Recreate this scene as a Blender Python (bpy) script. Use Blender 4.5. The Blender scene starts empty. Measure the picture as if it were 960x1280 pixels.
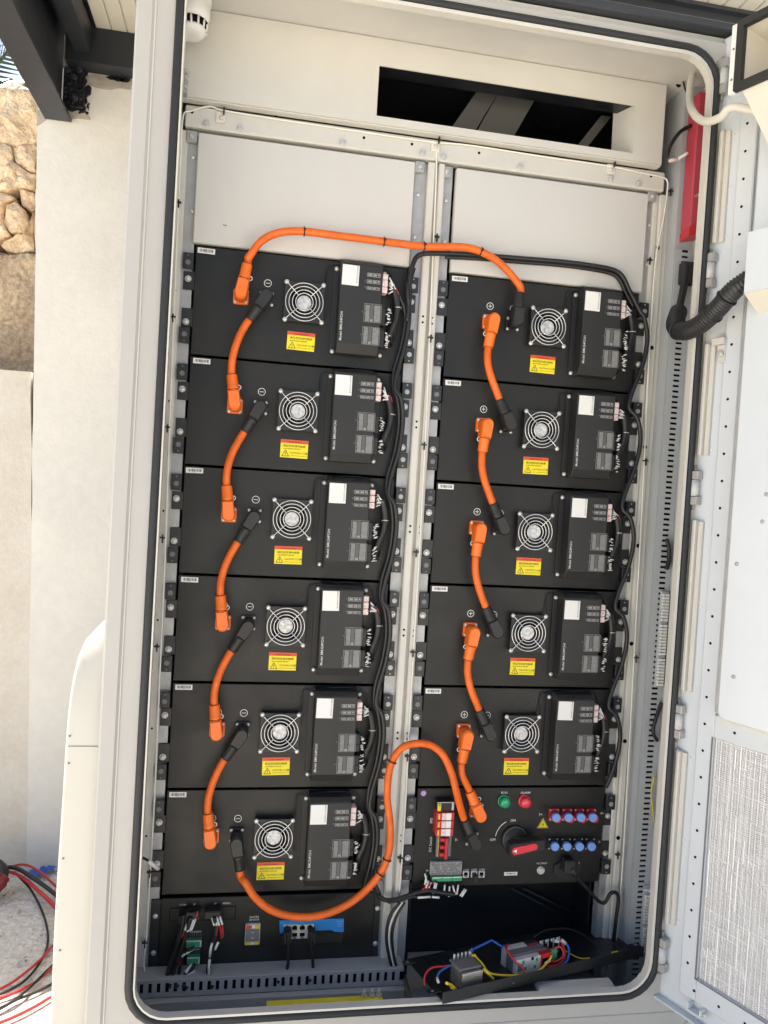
import bpy, math, random
from mathutils import Vector, Matrix, noise
random.seed(7)
SC = bpy.context.scene
COL = SC.collection
R_ = math.radians

# ---------------------------------------------------------------- camera
CAM = (0.13378, -1.61179, 0.8577)
YAW, PITCH, ROLL, FPX = 0.17415, -0.02518, 0.06001, 961.0
def _basis():
    cy, sy, cp, sp = math.cos(YAW), math.sin(YAW), math.cos(PITCH), math.sin(PITCH)
    f = Vector((sy*cp, cy*cp, sp)); r = Vector((cy, -sy, 0)); u = r.cross(f)
    c, s = math.cos(ROLL), math.sin(ROLL)
    return c*r + s*u, -s*r + c*u, f
CR, CU, CF = _basis()
cd = bpy.data.cameras.new('camera'); cam = bpy.data.objects.new('camera', cd); COL.objects.link(cam)
cd.sensor_fit = 'VERTICAL'; cd.sensor_height = 36.0; cd.sensor_width = 27.0
cd.lens = FPX/1280*36; cd.clip_start = 0.02; cd.clip_end = 900
cam.matrix_world = Matrix(((CR.x, CU.x, -CF.x, CAM[0]), (CR.y, CU.y, -CF.y, CAM[1]), (CR.z, CU.z, -CF.z, CAM[2]), (0, 0, 0, 1)))
SC.camera = cam

# ---------------------------------------------------------------- sky, sun, exposure
SUN_EL, SUN_AZ = R_(60), R_(-46)          # sun behind the rock face, to the left
sund = Vector((math.sin(SUN_AZ)*math.cos(SUN_EL), math.cos(SUN_AZ)*math.cos(SUN_EL), math.sin(SUN_EL)))
W = bpy.data.worlds.new('World'); SC.world = W; W.use_nodes = True
nt = W.node_tree; bg = nt.nodes['Background']
sky = nt.nodes.new('ShaderNodeTexSky'); sky.sky_type = 'NISHITA'; sky.sun_disc = False
sky.sun_elevation = SUN_EL; sky.sun_rotation = SUN_AZ; sky.altitude = 100; sky.air_density = 1.0; sky.dust_density = 2.5; sky.ozone_density = 0.6
nt.links.new(sky.outputs[0], bg.inputs[0]); bg.inputs[1].default_value = 0.085
sl = bpy.data.lights.new('sun', 'SUN'); sl.energy = 5.0; sl.angle = R_(0.55); sl.color = (1.0, 0.93, 0.82)
so = bpy.data.objects.new('sun', sl); COL.objects.link(so); so.location = sund*20
so.rotation_euler = (-sund).to_track_quat('-Z', 'Y').to_euler()
SC.view_settings.view_transform = 'Standard'; SC.view_settings.look = 'None'
SC.view_settings.gamma = 1; SC.view_settings.use_curve_mapping = False
SC.view_settings.exposure = 1.58
SC.render.engine = 'CYCLES'; SC.cycles.use_denoising = True
SC.cycles.max_bounces = 7; SC.cycles.diffuse_bounces = 5; SC.cycles.glossy_bounces = 4
SC.cycles.caustics_reflective = False; SC.cycles.caustics_refractive = False

# ---------------------------------------------------------------- helpers
def at(px, py, y):
    """point on the plane y seen at a pixel of the 960x1280 photograph (used to measure real positions)"""
    d = CF + ((px-480)/FPX)*CR - ((py-640)/FPX)*CU
    t = (y-CAM[1])/d.y
    return Vector(CAM) + t*d
def atz(px, py, z):
    d = CF + ((px-480)/FPX)*CR - ((py-640)/FPX)*CU
    t = (z-CAM[2])/d.z
    return Vector(CAM) + t*d
def atx(px, py, x):
    d = CF + ((px-480)/FPX)*CR - ((py-640)/FPX)*CU
    t = (x-CAM[0])/d.x
    return Vector(CAM) + t*d

def mat(name, col, rough=0.5, metal=0.0, var=0.0, vscale=6.0, bump=0.0, bscale=300.0, rvar=0.0, spec=0.5, coat=0.0, col2=None, speck=0.0, sscale=200):
    m = bpy.data.materials.new(name); m.use_nodes = True
    n, l = m.node_tree.nodes, m.node_tree.links
    p = n['Principled BSDF']
    p.inputs['Base Color'].default_value = (*col, 1); p.inputs['Roughness'].default_value = rough
    p.inputs['Metallic'].default_value = metal; p.inputs['Specular IOR Level'].default_value = spec
    if coat: p.inputs['Coat Weight'].default_value = coat; p.inputs['Coat Roughness'].default_value = 0.15
    if not (var or bump or rvar or speck): return m
    tc = n.new('ShaderNodeTexCoord'); oi = n.new('ShaderNodeObjectInfo')
    ad = n.new('ShaderNodeVectorMath'); ad.operation = 'MULTIPLY_ADD'
    cb = n.new('ShaderNodeCombineXYZ'); l.new(oi.outputs['Random'], cb.inputs[0]); l.new(oi.outputs['Random'], cb.inputs[2])
    l.new(cb.outputs[0], ad.inputs[0]); ad.inputs[1].default_value = (37, 0, 53); l.new(tc.outputs['Object'], ad.inputs[2])
    v = ad.outputs[0]
    if var or rvar:
        t = n.new('ShaderNodeTexNoise'); t.inputs['Scale'].default_value = vscale; t.inputs['Detail'].default_value = 5; t.inputs['Roughness'].default_value = 0.6
        l.new(v, t.inputs['Vector'])
        if var:
            mx = n.new('ShaderNodeMix'); mx.data_type = 'RGBA'
            c2 = col2 or tuple(c*(1-var) for c in col)
            mr = n.new('ShaderNodeMapRange'); mr.inputs[1].default_value = 0.35; mr.inputs[2].default_value = 0.68
            l.new(t.outputs[0], mr.inputs[0]); l.new(mr.outputs[0], mx.inputs[0])
            mx.inputs[6].default_value = (*col, 1); mx.inputs[7].default_value = (*c2, 1)
            out = mx.outputs[2]
            if speck:
                t3 = n.new('ShaderNodeTexNoise'); t3.inputs['Scale'].default_value = sscale; t3.inputs['Detail'].default_value = 3; l.new(v, t3.inputs['Vector'])
                m2 = n.new('ShaderNodeMapRange'); m2.inputs[1].default_value = 0.3; m2.inputs[2].default_value = 0.7; m2.inputs[3].default_value = 1-speck; m2.inputs[4].default_value = 1+speck
                l.new(t3.outputs[0], m2.inputs[0])
                mm = n.new('ShaderNodeVectorMath'); mm.operation = 'SCALE'; l.new(out, mm.inputs[0]); l.new(m2.outputs[0], mm.inputs['Scale']); out = mm.outputs[0]
            l.new(out, p.inputs['Base Color'])
        if rvar:
            m3 = n.new('ShaderNodeMapRange'); m3.inputs[1].default_value = 0.3; m3.inputs[2].default_value = 0.7
            m3.inputs[3].default_value = max(0.05, rough-rvar); m3.inputs[4].default_value = rough+rvar
            l.new(t.outputs[0], m3.inputs[0]); l.new(m3.outputs[0], p.inputs['Roughness'])
    if bump:
        t2 = n.new('ShaderNodeTexNoise'); t2.inputs['Scale'].default_value = bscale; t2.inputs['Detail'].default_value = 3
        l.new(v, t2.inputs['Vector'])
        b = n.new('ShaderNodeBump'); b.inputs['Strength'].default_value = bump; b.inputs['Distance'].default_value = 1.0/bscale
        l.new(t2.outputs[0], b.inputs['Height']); l.new(b.outputs[0], p.inputs['Normal'])
    return m

class G:
    """collects faces; build() links them as one mesh object"""
    def __init__(s, xf=None): s.v, s.f, s.s, s.xf = [], [], [], xf
    def add(s, vs, fs, smooth=False):
        b = len(s.v); s.v += [Vector(x) for x in vs]
        for f in fs: s.f.append([b+i for i in f]); s.s.append(smooth)
        return s
    def box(s, x0, x1, y0, y1, z0, z1, b=0.0):
        if x0 > x1: x0, x1 = x1, x0
        if y0 > y1: y0, y1 = y1, y0
        if z0 > z1: z0, z1 = z1, z0
        if b <= 0:
            vs = [(x, y, z) for x in (x0, x1) for y in (y0, y1) for z in (z0, z1)]
            return s.add(vs, [(0,1,3,2),(4,6,7,5),(0,4,5,1),(2,3,7,6),(0,2,6,4),(1,5,7,3)])
        b = min(b, (x1-x0)*.49, (y1-y0)*.49, (z1-z0)*.49)
        c = [(x0, x1), (y0, y1), (z0, z1)]
        vs, idx = [], {}
        for i in (0, 1):
            for j in (0, 1):
                for k in (0, 1):
                    for a in range(3):
                        q = [c[0][i], c[1][j], c[2][k]]
                        for d, e in enumerate((i, j, k)):
                            if d != a: q[d] += b if e == 0 else -b
                        idx[(i, j, k, a)] = len(vs); vs.append(tuple(q))
        ce = Vector(((x0+x1)/2, (y0+y1)/2, (z0+z1)/2)); fs = []
        def face(ii):
            p = [Vector(vs[i]) for i in ii]; nn = (p[1]-p[0]).cross(p[2]-p[0]); m = sum(p, Vector())/len(p)
            fs.append(tuple(ii) if nn.dot(m-ce) > 0 else tuple(reversed(ii)))
        for a in range(3):
            o = [d for d in range(3) if d != a]
            for e in (0, 1):
                ring = []
                for (p, q) in ((0,0),(1,0),(1,1),(0,1)):
                    k = [0]*3; k[a] = e; k[o[0]] = p; k[o[1]] = q; ring.append(idx[(*k, a)])
                face(ring)
            for p in (0, 1):
                for q in (0, 1):
                    k0 = [0]*3; k0[a] = 0; k0[o[0]] = p; k0[o[1]] = q; k1 = k0[:]; k1[a] = 1
                    face([idx[(*k0, o[0])], idx[(*k1, o[0])], idx[(*k1, o[1])], idx[(*k0, o[1])]])
        for i in (0, 1):
            for j in (0, 1):
                for k in (0, 1): face([idx[(i, j, k, a)] for a in range(3)])
        return s.add(vs, fs)
    def quad(s, a, b, c, d): return s.add([a, b, c, d], [(0, 1, 2, 3)])
    def prism(s, pts, y0, y1):
        """outline in (x,z), extruded from y0 (front) to y1"""
        n = len(pts)
        ar = sum(pts[i][0]*pts[(i+1) % n][1]-pts[(i+1) % n][0]*pts[i][1] for i in range(n))
        if ar < 0: pts = pts[::-1]
        if y0 > y1: y0, y1 = y1, y0
        vs = [(x, y0, z) for x, z in pts] + [(x, y1, z) for x, z in pts]
        fs = [tuple(range(n)), tuple(range(2*n-1, n-1, -1))]
        fs += [(i, i+n, (i+1) % n+n, (i+1) % n) for i in range(n)]
        return s.add(vs, fs)
    def ringprism(s, outer, inner, y0, y1):
        """frame between two outlines with the same number of points"""
        n = len(outer)
        vs = [(x, y0, z) for x, z in outer]+[(x, y0, z) for x, z in inner]+[(x, y1, z) for x, z in outer]+[(x, y1, z) for x, z in inner]
        fs = []
        for i in range(n):
            j = (i+1) % n
            fs += [(i, j, n+j, n+i), (2*n+i, 3*n+i, 3*n+j, 2*n+j), (i, 2*n+i, 2*n+j, j), (n+i, n+j, 3*n+j, 3*n+i)]
        return s.add(vs, fs)
    def lathe(s, prof, o, ax=(0, -1, 0), n=16, smooth=True, cap0=True, cap1=True):
        """profile [(radius, along-axis)], spun about ax through o"""
        ax = Vector(ax).normalized(); o = Vector(o)
        e1 = ax.orthogonal().normalized(); e2 = ax.cross(e1)
        vs = []
        for r, h in prof:
            for i in range(n):
                t = 2*math.pi*i/n; vs.append(o+ax*h+(e1*math.cos(t)+e2*math.sin(t))*r)
        b = len(s.v); s.v += vs
        for k in range(len(prof)-1):
            for i in range(n):
                j = (i+1) % n
                s.f.append([b+k*n+i, b+k*n+j, b+(k+1)*n+j, b+(k+1)*n+i]); s.s.append(smooth)
        if cap0: s.f.append([b+i for i in range(n-1, -1, -1)]); s.s.append(False)
        if cap1: s.f.append([b+(len(prof)-1)*n+i for i in range(n)]); s.s.append(False)
        return s
    def cyl(s, p0, p1, r, n=12, r2=None, smooth=True):
        p0, p1 = Vector(p0), Vector(p1); d = p1-p0
        return s.lathe([(r, 0), (r if r2 is None else r2, d.length)], p0, d, n, smooth)
    def tube(s, pts, r, n=8, closed=False, rf=None):
        P = [Vector(p) for p in pts]; N = len(P); b = len(s.v)
        up = None
        for i in range(N):
            a = P[(i-1) % N] if (closed or i > 0) else P[i]; c = P[(i+1) % N] if (closed or i < N-1) else P[i]
            t = (c-a); t = t.normalized() if t.length > 1e-9 else Vector((0, 0, 1))
            if up is None: up = t.orthogonal().normalized()
            up = (up-t*up.dot(t)); up = up.normalized() if up.length > 1e-6 else t.orthogonal().normalized()
            sd = t.cross(up); rr = rf(i/(N-1), i) if rf else r
            for k in range(n):
                q = 2*math.pi*k/n; s.v.append(P[i]+(up*math.cos(q)+sd*math.sin(q))*rr)
        for i in range(N if closed else N-1):
            for k in range(n):
                k2 = (k+1) % n; i2 = (i+1) % N
                s.f.append([b+i*n+k, b+i*n+k2, b+i2*n+k2, b+i2*n+k]); s.s.append(True)
        if not closed:
            s.f.append([b+k for k in range(n-1, -1, -1)]); s.s.append(False)
            s.f.append([b+(N-1)*n+k for k in range(n)]); s.s.append(False)
        return s
    def ring(s, o, R, r, ax=(0, -1, 0), n=32, m=6, squash=1):
        ax = Vector(ax).normalized(); e1 = ax.orthogonal().normalized(); e2 = ax.cross(e1); o = Vector(o)
        return s.tube([o+(e1*math.cos(2*math.pi*i/n)+e2*math.sin(2*math.pi*i/n))*R for i in range(n)], r, m, True)
    def annulus(s, o, r0, r1, n=28, a0=0, a1=360):
        """flat print ring in the plane facing -y"""
        o = Vector(o); full = abs(a1-a0) >= 359.9
        vs = []; m = n if full else n+1
        for i in range(m):
            t = R_(a0+(a1-a0)*i/n); d = Vector((math.cos(t), 0, math.sin(t))); vs += [o+d*r0, o+d*r1]
        fs = [(2*i, 2*i+1, 2*((i+1) % m)+1, 2*((i+1) % m)) for i in range(n)]
        return s.add(vs, [f[::-1] for f in fs])
    def text(s, txt, size, o, ex=(1, 0, 0), ez=(0, 0, 1), align='LEFT', bold=0.0, sx=1.0):
        vs, fs, w, h = glyphs(txt, bold)
        o, ex, ez = Vector(o), Vector(ex), Vector(ez)
        k = size/0.72; off = {'LEFT': 0, 'CENTER': -w/2, 'RIGHT': -w}[align]
        return s.add([o+ex*((x+off)*k*sx)+ez*(y*k) for x, y in vs], fs)
    def build(s, name, m, parent=None, label=None, cat=None, group=None, kind=None, local=False):
        v = [s.xf(p) for p in s.v] if s.xf else s.v
        base = Vector()
        if parent is not None and not local:
            q = parent
            while q is not None: base = base+q.location; q = q.parent
        me = bpy.data.meshes.new(name)
        me.from_pydata([tuple(p-base) for p in v], [], s.f); me.polygons.foreach_set('use_smooth', s.s)
        me.materials.append(m); me.update()
        o = bpy.data.objects.new(name, me); COL.objects.link(o)
        if parent is not None: o.parent = parent
        return tag(o, label, cat, group, kind)
def tag(o, label=None, cat=None, group=None, kind=None):
    for k, v in (('label', label), ('category', cat), ('group', group), ('kind', kind)):
        if v: o[k] = v
    return o
def empty(name, loc, label=None, cat=None, group=None, parent=None):
    o = bpy.data.objects.new(name, None); COL.objects.link(o); o.location = Vector(loc); o.empty_display_size = .05
    if parent is not None: o.parent = parent
    return tag(o, label, cat, group)
def kids(o): return [c for c in COL.objects if c.parent == o]
_glyph = {}
def glyphs(txt, bold=0.0):
    if (txt, bold) in _glyph: return _glyph[(txt, bold)]
    cu = bpy.data.curves.new('letters', 'FONT'); cu.body = txt; cu.resolution_u = 2; cu.offset = bold
    ob = bpy.data.objects.new('letters', cu); COL.objects.link(ob)
    dg = bpy.context.evaluated_depsgraph_get(); me = bpy.data.meshes.new_from_object(ob.evaluated_get(dg))
    vs = [(v.co.x, v.co.y) for v in me.vertices]; fs = [tuple(p.vertices) for p in me.polygons]
    COL.objects.unlink(ob); bpy.data.objects.remove(ob); bpy.data.curves.remove(cu); bpy.data.meshes.remove(me)
    if vs:
        x0 = min(v[0] for v in vs); vs = [(x-x0, y) for x, y in vs]; w = max(v[0] for v in vs); h = max(v[1] for v in vs)
    else: w = h = 0
    _glyph[(txt, bold)] = (vs, fs, w, h)
    return _glyph[(txt, bold)]
def spline(pts, k=8):
    P = [Vector(p) for p in pts]; out = []
    for i in range(len(P)-1):
        p0, p1, p2, p3 = P[max(i-1, 0)], P[i], P[i+1], P[min(i+2, len(P)-1)]
        for j in range(k):
            t = j/k
            out.append(0.5*((2*p1)+(p2-p0)*t+(2*p0-5*p1+4*p2-p3)*t*t+(3*p1-p0-3*p2+p3)*t**3))
    return out+[P[-1]]
def rrect(x0, x1, z0, z1, r, n=6, r4=None):
    out = []; rr = r4 or (r,)*4
    for (cx, cz, a), q in zip((((1, 0), (0, 0), 270), ((1, 0), (1, 0), 0), ((0, 1), (1, 0), 90), ((0, 1), (0, 0), 180)), rr):
        X = x1-q if cx == (1, 0) else x0+q; Z = z1-q if cz == (1, 0) else z0+q
        for i in range(n+1):
            t = R_(a+90*i/n); out.append((X+q*math.cos(t), Z+q*math.sin(t)))
    return out
def screw(g, x, y, z, r=.004, h=.003):
    """pan head facing -y"""
    g.lathe([(r, 0), (r, h*.4), (r*.75, h*.85), (r*.3, h)], (x, y, z), (0, -1, 0), 10)

# ---------------------------------------------------------------- materials
MT = {}
MT['cab'] = mat('cabinet grey white powder coat', (.60, .585, .54), .42, bump=.12, bscale=900, var=.08, vscale=5, rvar=.1)
MT['flange'] = mat('frame grey powder coat', (.46, .445, .415), .42, bump=.12, bscale=900, var=.05, vscale=3, rvar=.06)
MT['cab2'] = mat('rail grey white powder coat', (.62, .60, .54), .38, bump=.1, bscale=900, var=.06, vscale=8)
MT['blank'] = mat('blank panel paint', (.60, .585, .55), .5, bump=.1, bscale=900, var=.04, vscale=4)
MT['zinc'] = mat('galvanised steel', (.46, .46, .45), .42, .3, var=.18, vscale=40, rvar=.1)
MT['hinge'] = mat('hinge casting', (.40, .39, .37), .38, .3)
MT['wallshade'] = mat('shade darkened cabinet paint', (.44, .46, .47), .45, bump=.1, bscale=900, var=.06, vscale=3)  # cabinet paint again, darkened so the right wall's shade is in its colour
MT['black'] = mat('black powder coat', (.013, .013, .0125), .44, bump=.25, bscale=1400, var=.25, vscale=9, rvar=.15, spec=.36, col2=(.021, .020, .018))
MT['blackbox'] = mat('black moulded plastic', (.022, .022, .0215), .45, spec=.4, bump=.15, bscale=1500, rvar=.05, vscale=8)
MT['ear'] = mat('dark bracket steel', (.022, .023, .024), .4, bump=.1, bscale=900, rvar=.08, vscale=30)
MT['rubber'] = mat('black rubber gasket', (.018, .019, .021), .6, bump=.2, bscale=500)
MT['cable'] = mat('black cable jacket', (.012, .012, .013), .42, bump=.1, bscale=300)
MT['orange'] = mat('orange cable jacket', (.87, .15, .010), .5, bump=.15, bscale=160, var=.22, vscale=38, rvar=.1)
MT['orangeplug'] = mat('orange connector plastic', (.89, .17, .014), .42, bump=.05, bscale=500)
MT['chrome'] = mat('bright fan guard wire', (.82, .82, .80), .3, .5)
MT['screw'] = mat('zinc plated screw', (.68, .67, .63), .34, .45, rvar=.1, vscale=80, var=.12)
MT['hub'] = mat('silver fan sticker', (.70, .70, .69), .38, .2, var=.5, vscale=170)
MT['white'] = mat('white label paper', (.80, .79, .75), .55, var=.03, vscale=40)
MT['print'] = mat('pale printed ink', (.62, .62, .60), .6)
MT['greyprint'] = mat('grey printed table', (.33, .33, .32), .5, var=.3, vscale=500)
MT['blade'] = mat('fan blade plastic', (.009, .009, .010), .4)
MT['ink'] = mat('black ink', (.02, .02, .02), .6)
MT['yellow'] = mat('yellow warning film', (.90, .74, .012), .5, var=.04, vscale=60)
MT['redfilm'] = mat('red warning film', (.75, .07, .03), .45)
MT['red'] = mat('red moulded plastic', (.55, .025, .035), .35, var=.1, vscale=40)
MT['redbox'] = mat('red painted canister', (.50, .06, .09), .42, var=.1, vscale=12, bump=.1, bscale=300)
MT['blue'] = mat('blue caps', (.17, .33, .72), .42)
MT['dimgrey'] = mat('shaded brace grey and dim print', (.10, .098, .09), .5)  # light grey braces darkened here for the shade in the duct; also dim print
MT['blueface'] = mat('blue network switch face', (.02, .24, .62), .4, var=.06, vscale=20)
MT['green'] = mat('green terminal plastic', (.05, .36, .16), .4, var=.2, vscale=120)
MT['greenlamp'] = mat('green lamp lens', (.01, .33, .13), .22, coat=.5)
MT['redlamp'] = mat('red lamp lens', (.72, .035, .055), .22, coat=.5)
MT['purple'] = mat('violet inspection sticker', (.42, .25, .58), .5)
MT['sleeve'] = mat('white wire marker sleeve', (.78, .77, .73), .5, var=.12, vscale=200)
MT['pink'] = mat('pink white plug', (.78, .71, .67), .5, var=.25, vscale=160, col2=(.66, .40, .38))
MT['wirered'] = mat('red wire', (.55, .03, .03), .4)
MT['wireblue'] = mat('blue wire', (.03, .16, .60), .4)
MT['wireyellow'] = mat('yellow wire', (.75, .55, .03), .4)
MT['whitewire'] = mat('white thin wire', (.78, .76, .68), .5)
MT['hole'] = mat('dark hole shade', (.006, .006, .006), .9, spec=.1)  # near-black discs and pieces that paint in the shade inside openings
MT['dark'] = mat('dark cavity sheet', (.014, .015, .018), .35, rvar=.1, vscale=6)
MT['grey'] = mat('light grey device plastic', (.55, .56, .55), .45, var=.05, vscale=60)
MT['midgrey'] = mat('mid grey device plastic', (.16, .16, .17), .45)
MT['silver'] = mat('brushed filter can', (.62, .58, .52), .3, .85, rvar=.08, vscale=60)
MT['duct'] = mat('grey wiring duct plastic', (.36, .365, .37), .5, bump=.05, bscale=500, var=.06, vscale=12)
MT['brass'] = mat('earth bar yellow', (.80, .72, .05), .45, 0, var=.1, vscale=60)
MT['dskytint'] = mat('sky tinted door paint', (.63, .665, .69), .4, bump=.12, bscale=900, var=.03, vscale=3)  # cabinet paint again, with blue sky light put into the colour
MT['acwhite'] = mat('air conditioner sheet steel', (.67, .71, .735), .42, .1, var=.06, vscale=5, rvar=.08)
MT['hood'] = mat('side hood cream paint', (.56, .54, .475), .42, bump=.1, bscale=900, var=.04, vscale=4)
MT['cream'] = mat('cream duct paint', (.70, .66, .57), .45, var=.04, vscale=5)
MT['plaster'] = mat('painted plaster', (.74, .72, .66), .8, var=.14, vscale=2.2, bump=.12, bscale=70, col2=(.66, .645, .605), speck=.03, sscale=30)
MT['plaster2'] = mat('weathered plaster', (.66, .625, .56), .85, var=.2, vscale=3.2, bump=.25, bscale=110, col2=(.58, .53, .45), speck=.04, sscale=60)
MT['patch'] = mat('bare render patch', (.50, .45, .38), .9, var=.2, vscale=14, bump=.5, bscale=120)
MT['footing'] = mat('grey cement footing', (.30, .30, .29), .9, var=.3, vscale=9, bump=.6, bscale=60, speck=.12, sscale=80)
MT['steel'] = mat('anthracite painted steel', (.030, .034, .042), .45, bump=.1, bscale=400, var=.15, vscale=5, rvar=.08)
MT['smear'] = mat('black touch up paint', (.008, .009, .012), .3, bump=.5, bscale=80)
MT['soffit'] = mat('cream roof panel', (.87, .82, .69), .5, var=.05, vscale=3)
MT['ground'] = mat('dusty concrete', (.74, .70, .635), .95, var=.3, vscale=2.5, bump=1.0, bscale=45, speck=.16, sscale=70, col2=(.62, .58, .52))
MT['gravel'] = mat('grit', (.45, .42, .37), .95, var=.4, vscale=30)
MT['stone'] = mat('tan rock', (.84, .68, .48), .9, var=.35, vscale=6, bump=.9, bscale=60, col2=(.72, .54, .36), speck=.16, sscale=40)
MT['rockbase'] = mat('rough brown render', (.60, .46, .31), .95, var=.35, vscale=6, bump=1.0, bscale=45, col2=(.44, .34, .25), speck=.25, sscale=60)
MT['joint'] = mat('earth joint', (.42, .32, .21), .95, var=.3, vscale=12)
MT['frond'] = mat('palm frond', (.07, .11, .045), .55, var=.4, vscale=8)
MT['bark'] = mat('palm bark', (.16, .12, .08), .9, var=.3, vscale=20, bump=.6, bscale=60)
MT['bluefilm'] = mat('blue plastic scrap', (.03, .14, .55), .4)
MT['hose'] = mat('milky drain hose', (.70, .68, .60), .35)
MT['corr'] = mat('black corrugated hose', (.020, .020, .022), .36)
MT['maroon'] = mat('dark red sleeve', (.26, .03, .04), .55, var=.2, vscale=30)
# foil: a pressed cross-hatched scrim
def foil_mat():
    m = mat('reinforced foil scrim', (.80, .79, .775), .36, .2)
    n, l = m.node_tree.nodes, m.node_tree.links; p = n['Principled BSDF']
    tc = n.new('ShaderNodeTexCoord'); w1 = n.new('ShaderNodeTexNoise'); w1.inputs['Scale'].default_value = 14
    add = n.new('ShaderNodeVectorMath'); add.operation = 'MULTIPLY_ADD'; add.inputs[1].default_value = (.004, .004, .004)
    l.new(tc.outputs['Object'], w1.inputs['Vector']); l.new(w1.outputs['Color'], add.inputs[0]); l.new(tc.outputs['Object'], add.inputs[2])
    hs = []
    for d, sc in (('X', 56), ('Z', 78)):
        wv = n.new('ShaderNodeTexWave'); wv.wave_type = 'BANDS'; wv.bands_direction = d; wv.inputs['Scale'].default_value = sc; wv.inputs['Distortion'].default_value = .6
        wv.inputs['Detail Scale'].default_value = .3
        l.new(add.outputs[0], wv.inputs['Vector'])
        pw = n.new('ShaderNodeMath'); pw.operation = 'POWER'; pw.inputs[1].default_value = 4; l.new(wv.outputs['Fac'], pw.inputs[0]); hs.append(pw)
    big = n.new('ShaderNodeTexNoise'); big.inputs['Scale'].default_value = 11; l.new(tc.outputs['Object'], big.inputs['Vector'])
    mx = n.new('ShaderNodeMath'); mx.operation = 'MAXIMUM'; l.new(hs[0].outputs[0], mx.inputs[0]); l.new(hs[1].outputs[0], mx.inputs[1])
    sm = n.new('ShaderNodeMath'); sm.operation = 'MULTIPLY_ADD'; sm.inputs[1].default_value = 7.0; l.new(big.outputs[0], sm.inputs[0]); l.new(mx.outputs[0], sm.inputs[2])
    b = n.new('ShaderNodeBump'); b.inputs['Strength'].default_value = 1.0; b.inputs['Distance'].default_value = .0020
    l.new(sm.outputs[0], b.inputs['Height']); l.new(b.outputs[0], p.inputs['Normal'])
    return m
MT['foil'] = foil_mat()
MT['thread'] = mat('bright scrim thread', (.90, .89, .87), .34, .1)

# ================================================================ SETTING
GZ = -0.5
g = G(); n_ = 60
gv = []
for i in range(n_+1):
    for j in range(n_+1):
        f = lambda t: math.copysign(abs(t)**2.6, t)*60
        x, y = f(i/n_*2-1), f(j/n_*2-1)
        h = noise.noise(Vector((x*3, y*3, 0)))*.006 if abs(x) < 4 and abs(y) < 4 else 0
        gv.append((x-.4, y+.6, GZ+h-.006))
g.add(gv, [(i*(n_+1)+j, (i+1)*(n_+1)+j, (i+1)*(n_+1)+j+1, i*(n_+1)+j+1) for i in range(n_) for j in range(n_)], True)
g.build('ground', MT['ground'], kind='structure')
g = G()
for i in range(420):
    x, y = random.uniform(-1.1, -.1), random.uniform(-.2, 1.16); r = random.choice((.002, .003, .003, .004, .006, .009))
    p = [Vector((x+random.uniform(-r, r), y+random.uniform(-r, r), GZ+random.uniform(-.002, .004)+(r if k == 0 else 0))) for k in range(5)]
    g.add(p, [(0, 1, 2), (0, 2, 3), (0, 3, 4), (0, 4, 1), (1, 4, 3, 2)])
g.build('gravel', MT['gravel'], kind='stuff')

# white plastered wall: a pillar and the low wall that runs off to its left
WY = 1.15
pil_b, pil_t = at(35, 1060, WY), at(45, 137, WY)
wtop = at(165, 98, WY).z
wall = empty('plastered_pillar', ((pil_b.x+.6), WY+.2, GZ), 'white plastered pillar wall behind the cabinet, under the bolted roof beam', 'wall')
def plate_mesh(corners, y0, y1, nx, nz, amp):
    """slightly uneven plaster face with a closed body"""
    (a, b, c, d) = corners; vs = []; fs = []
    for j in range(nz+1):
        for i in range(nx+1):
            u, v = i/nx, j/nz
            l = Vector(a).lerp(Vector(d), v); r = Vector(b).lerp(Vector(c), v); q = l.lerp(r, u)
            edge = min(1, 8*min(u, 1-u, v, 1-v))
            vs.append((q.x+(noise.noise(Vector((q.z*6, 3, u*4)))*.004 if i in (0, nx) else 0), y0+noise.noise(Vector((q.x*2.2, q.z*2.2, 1)))*amp*edge, q.z))
    k = len(vs); w = nx+1
    fs = [(j*w+i, j*w+i+1, (j+1)*w+i+1, (j+1)*w+i) for j in range(nz) for i in range(nx)]
    per = [i for i in range(nx+1)]+[j*w+nx for j in range(1, nz+1)]+[nz*w+i for i in range(nx-1, -1, -1)]+[j*w for j in range(nz-1, 0, -1)]
    m = len(per); vs += [vs[i] for i in per]+[(vs[i][0], y1, vs[i][2]) for i in per]
    fs += [(k+i, k+m+i, k+m+(i+1) % m, k+(i+1) % m) for i in range(m)] + [tuple(k+m+i for i in range(m-1, -1, -1))]
    return vs, fs
g = G(); g.add(*plate_mesh([(pil_b.x, 0, GZ-.05), (1.6, 0, GZ-.05), (1.6, 0, wtop), (pil_t.x, 0, wtop)], WY, WY+.3, 30, 40, .005), True)
g.build('wall_face', MT['plaster'], wall)
g = G(); pa = [at(x, y, WY-.004) for x, y in ((46, 137), (60, 140), (78, 141), (100, 137), (112, 146), (113, 150), (96, 148), (86, 149), (74, 151), (60, 147), (52, 153), (46, 157))]
g.prism([(p.x, p.z) for p in pa], WY-.004, WY+.004); pb = [at(x, y, WY-.004) for x, y in ((112, 92), (165, 100), (163, 112), (150, 110), (137, 112), (124, 110), (113, 107), (106, 112), (107, 100))]
g.build('render_patch', MT['patch'], wall)
g = G(); g.prism([(p.x, p.z) for p in pb], WY-.004, WY+.004); g.build('render_patch', MT['patch'], wall)
g = G(); pts = [(78, 132), (84, 137), (90, 139), (97, 137), (101, 140), (106, 139), (107, 134), (105, 130), (109, 127), (108, 120), (113, 117), (114, 109), (110, 106), (105, 109), (109, 101), (106, 96), (110, 91), (103, 84), (80, 84)]
pc = [at(x, y, WY-.009) for x, y in pts]
g.prism([(p.x, p.z) for p in pc], WY-.009, WY+.004)
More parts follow.
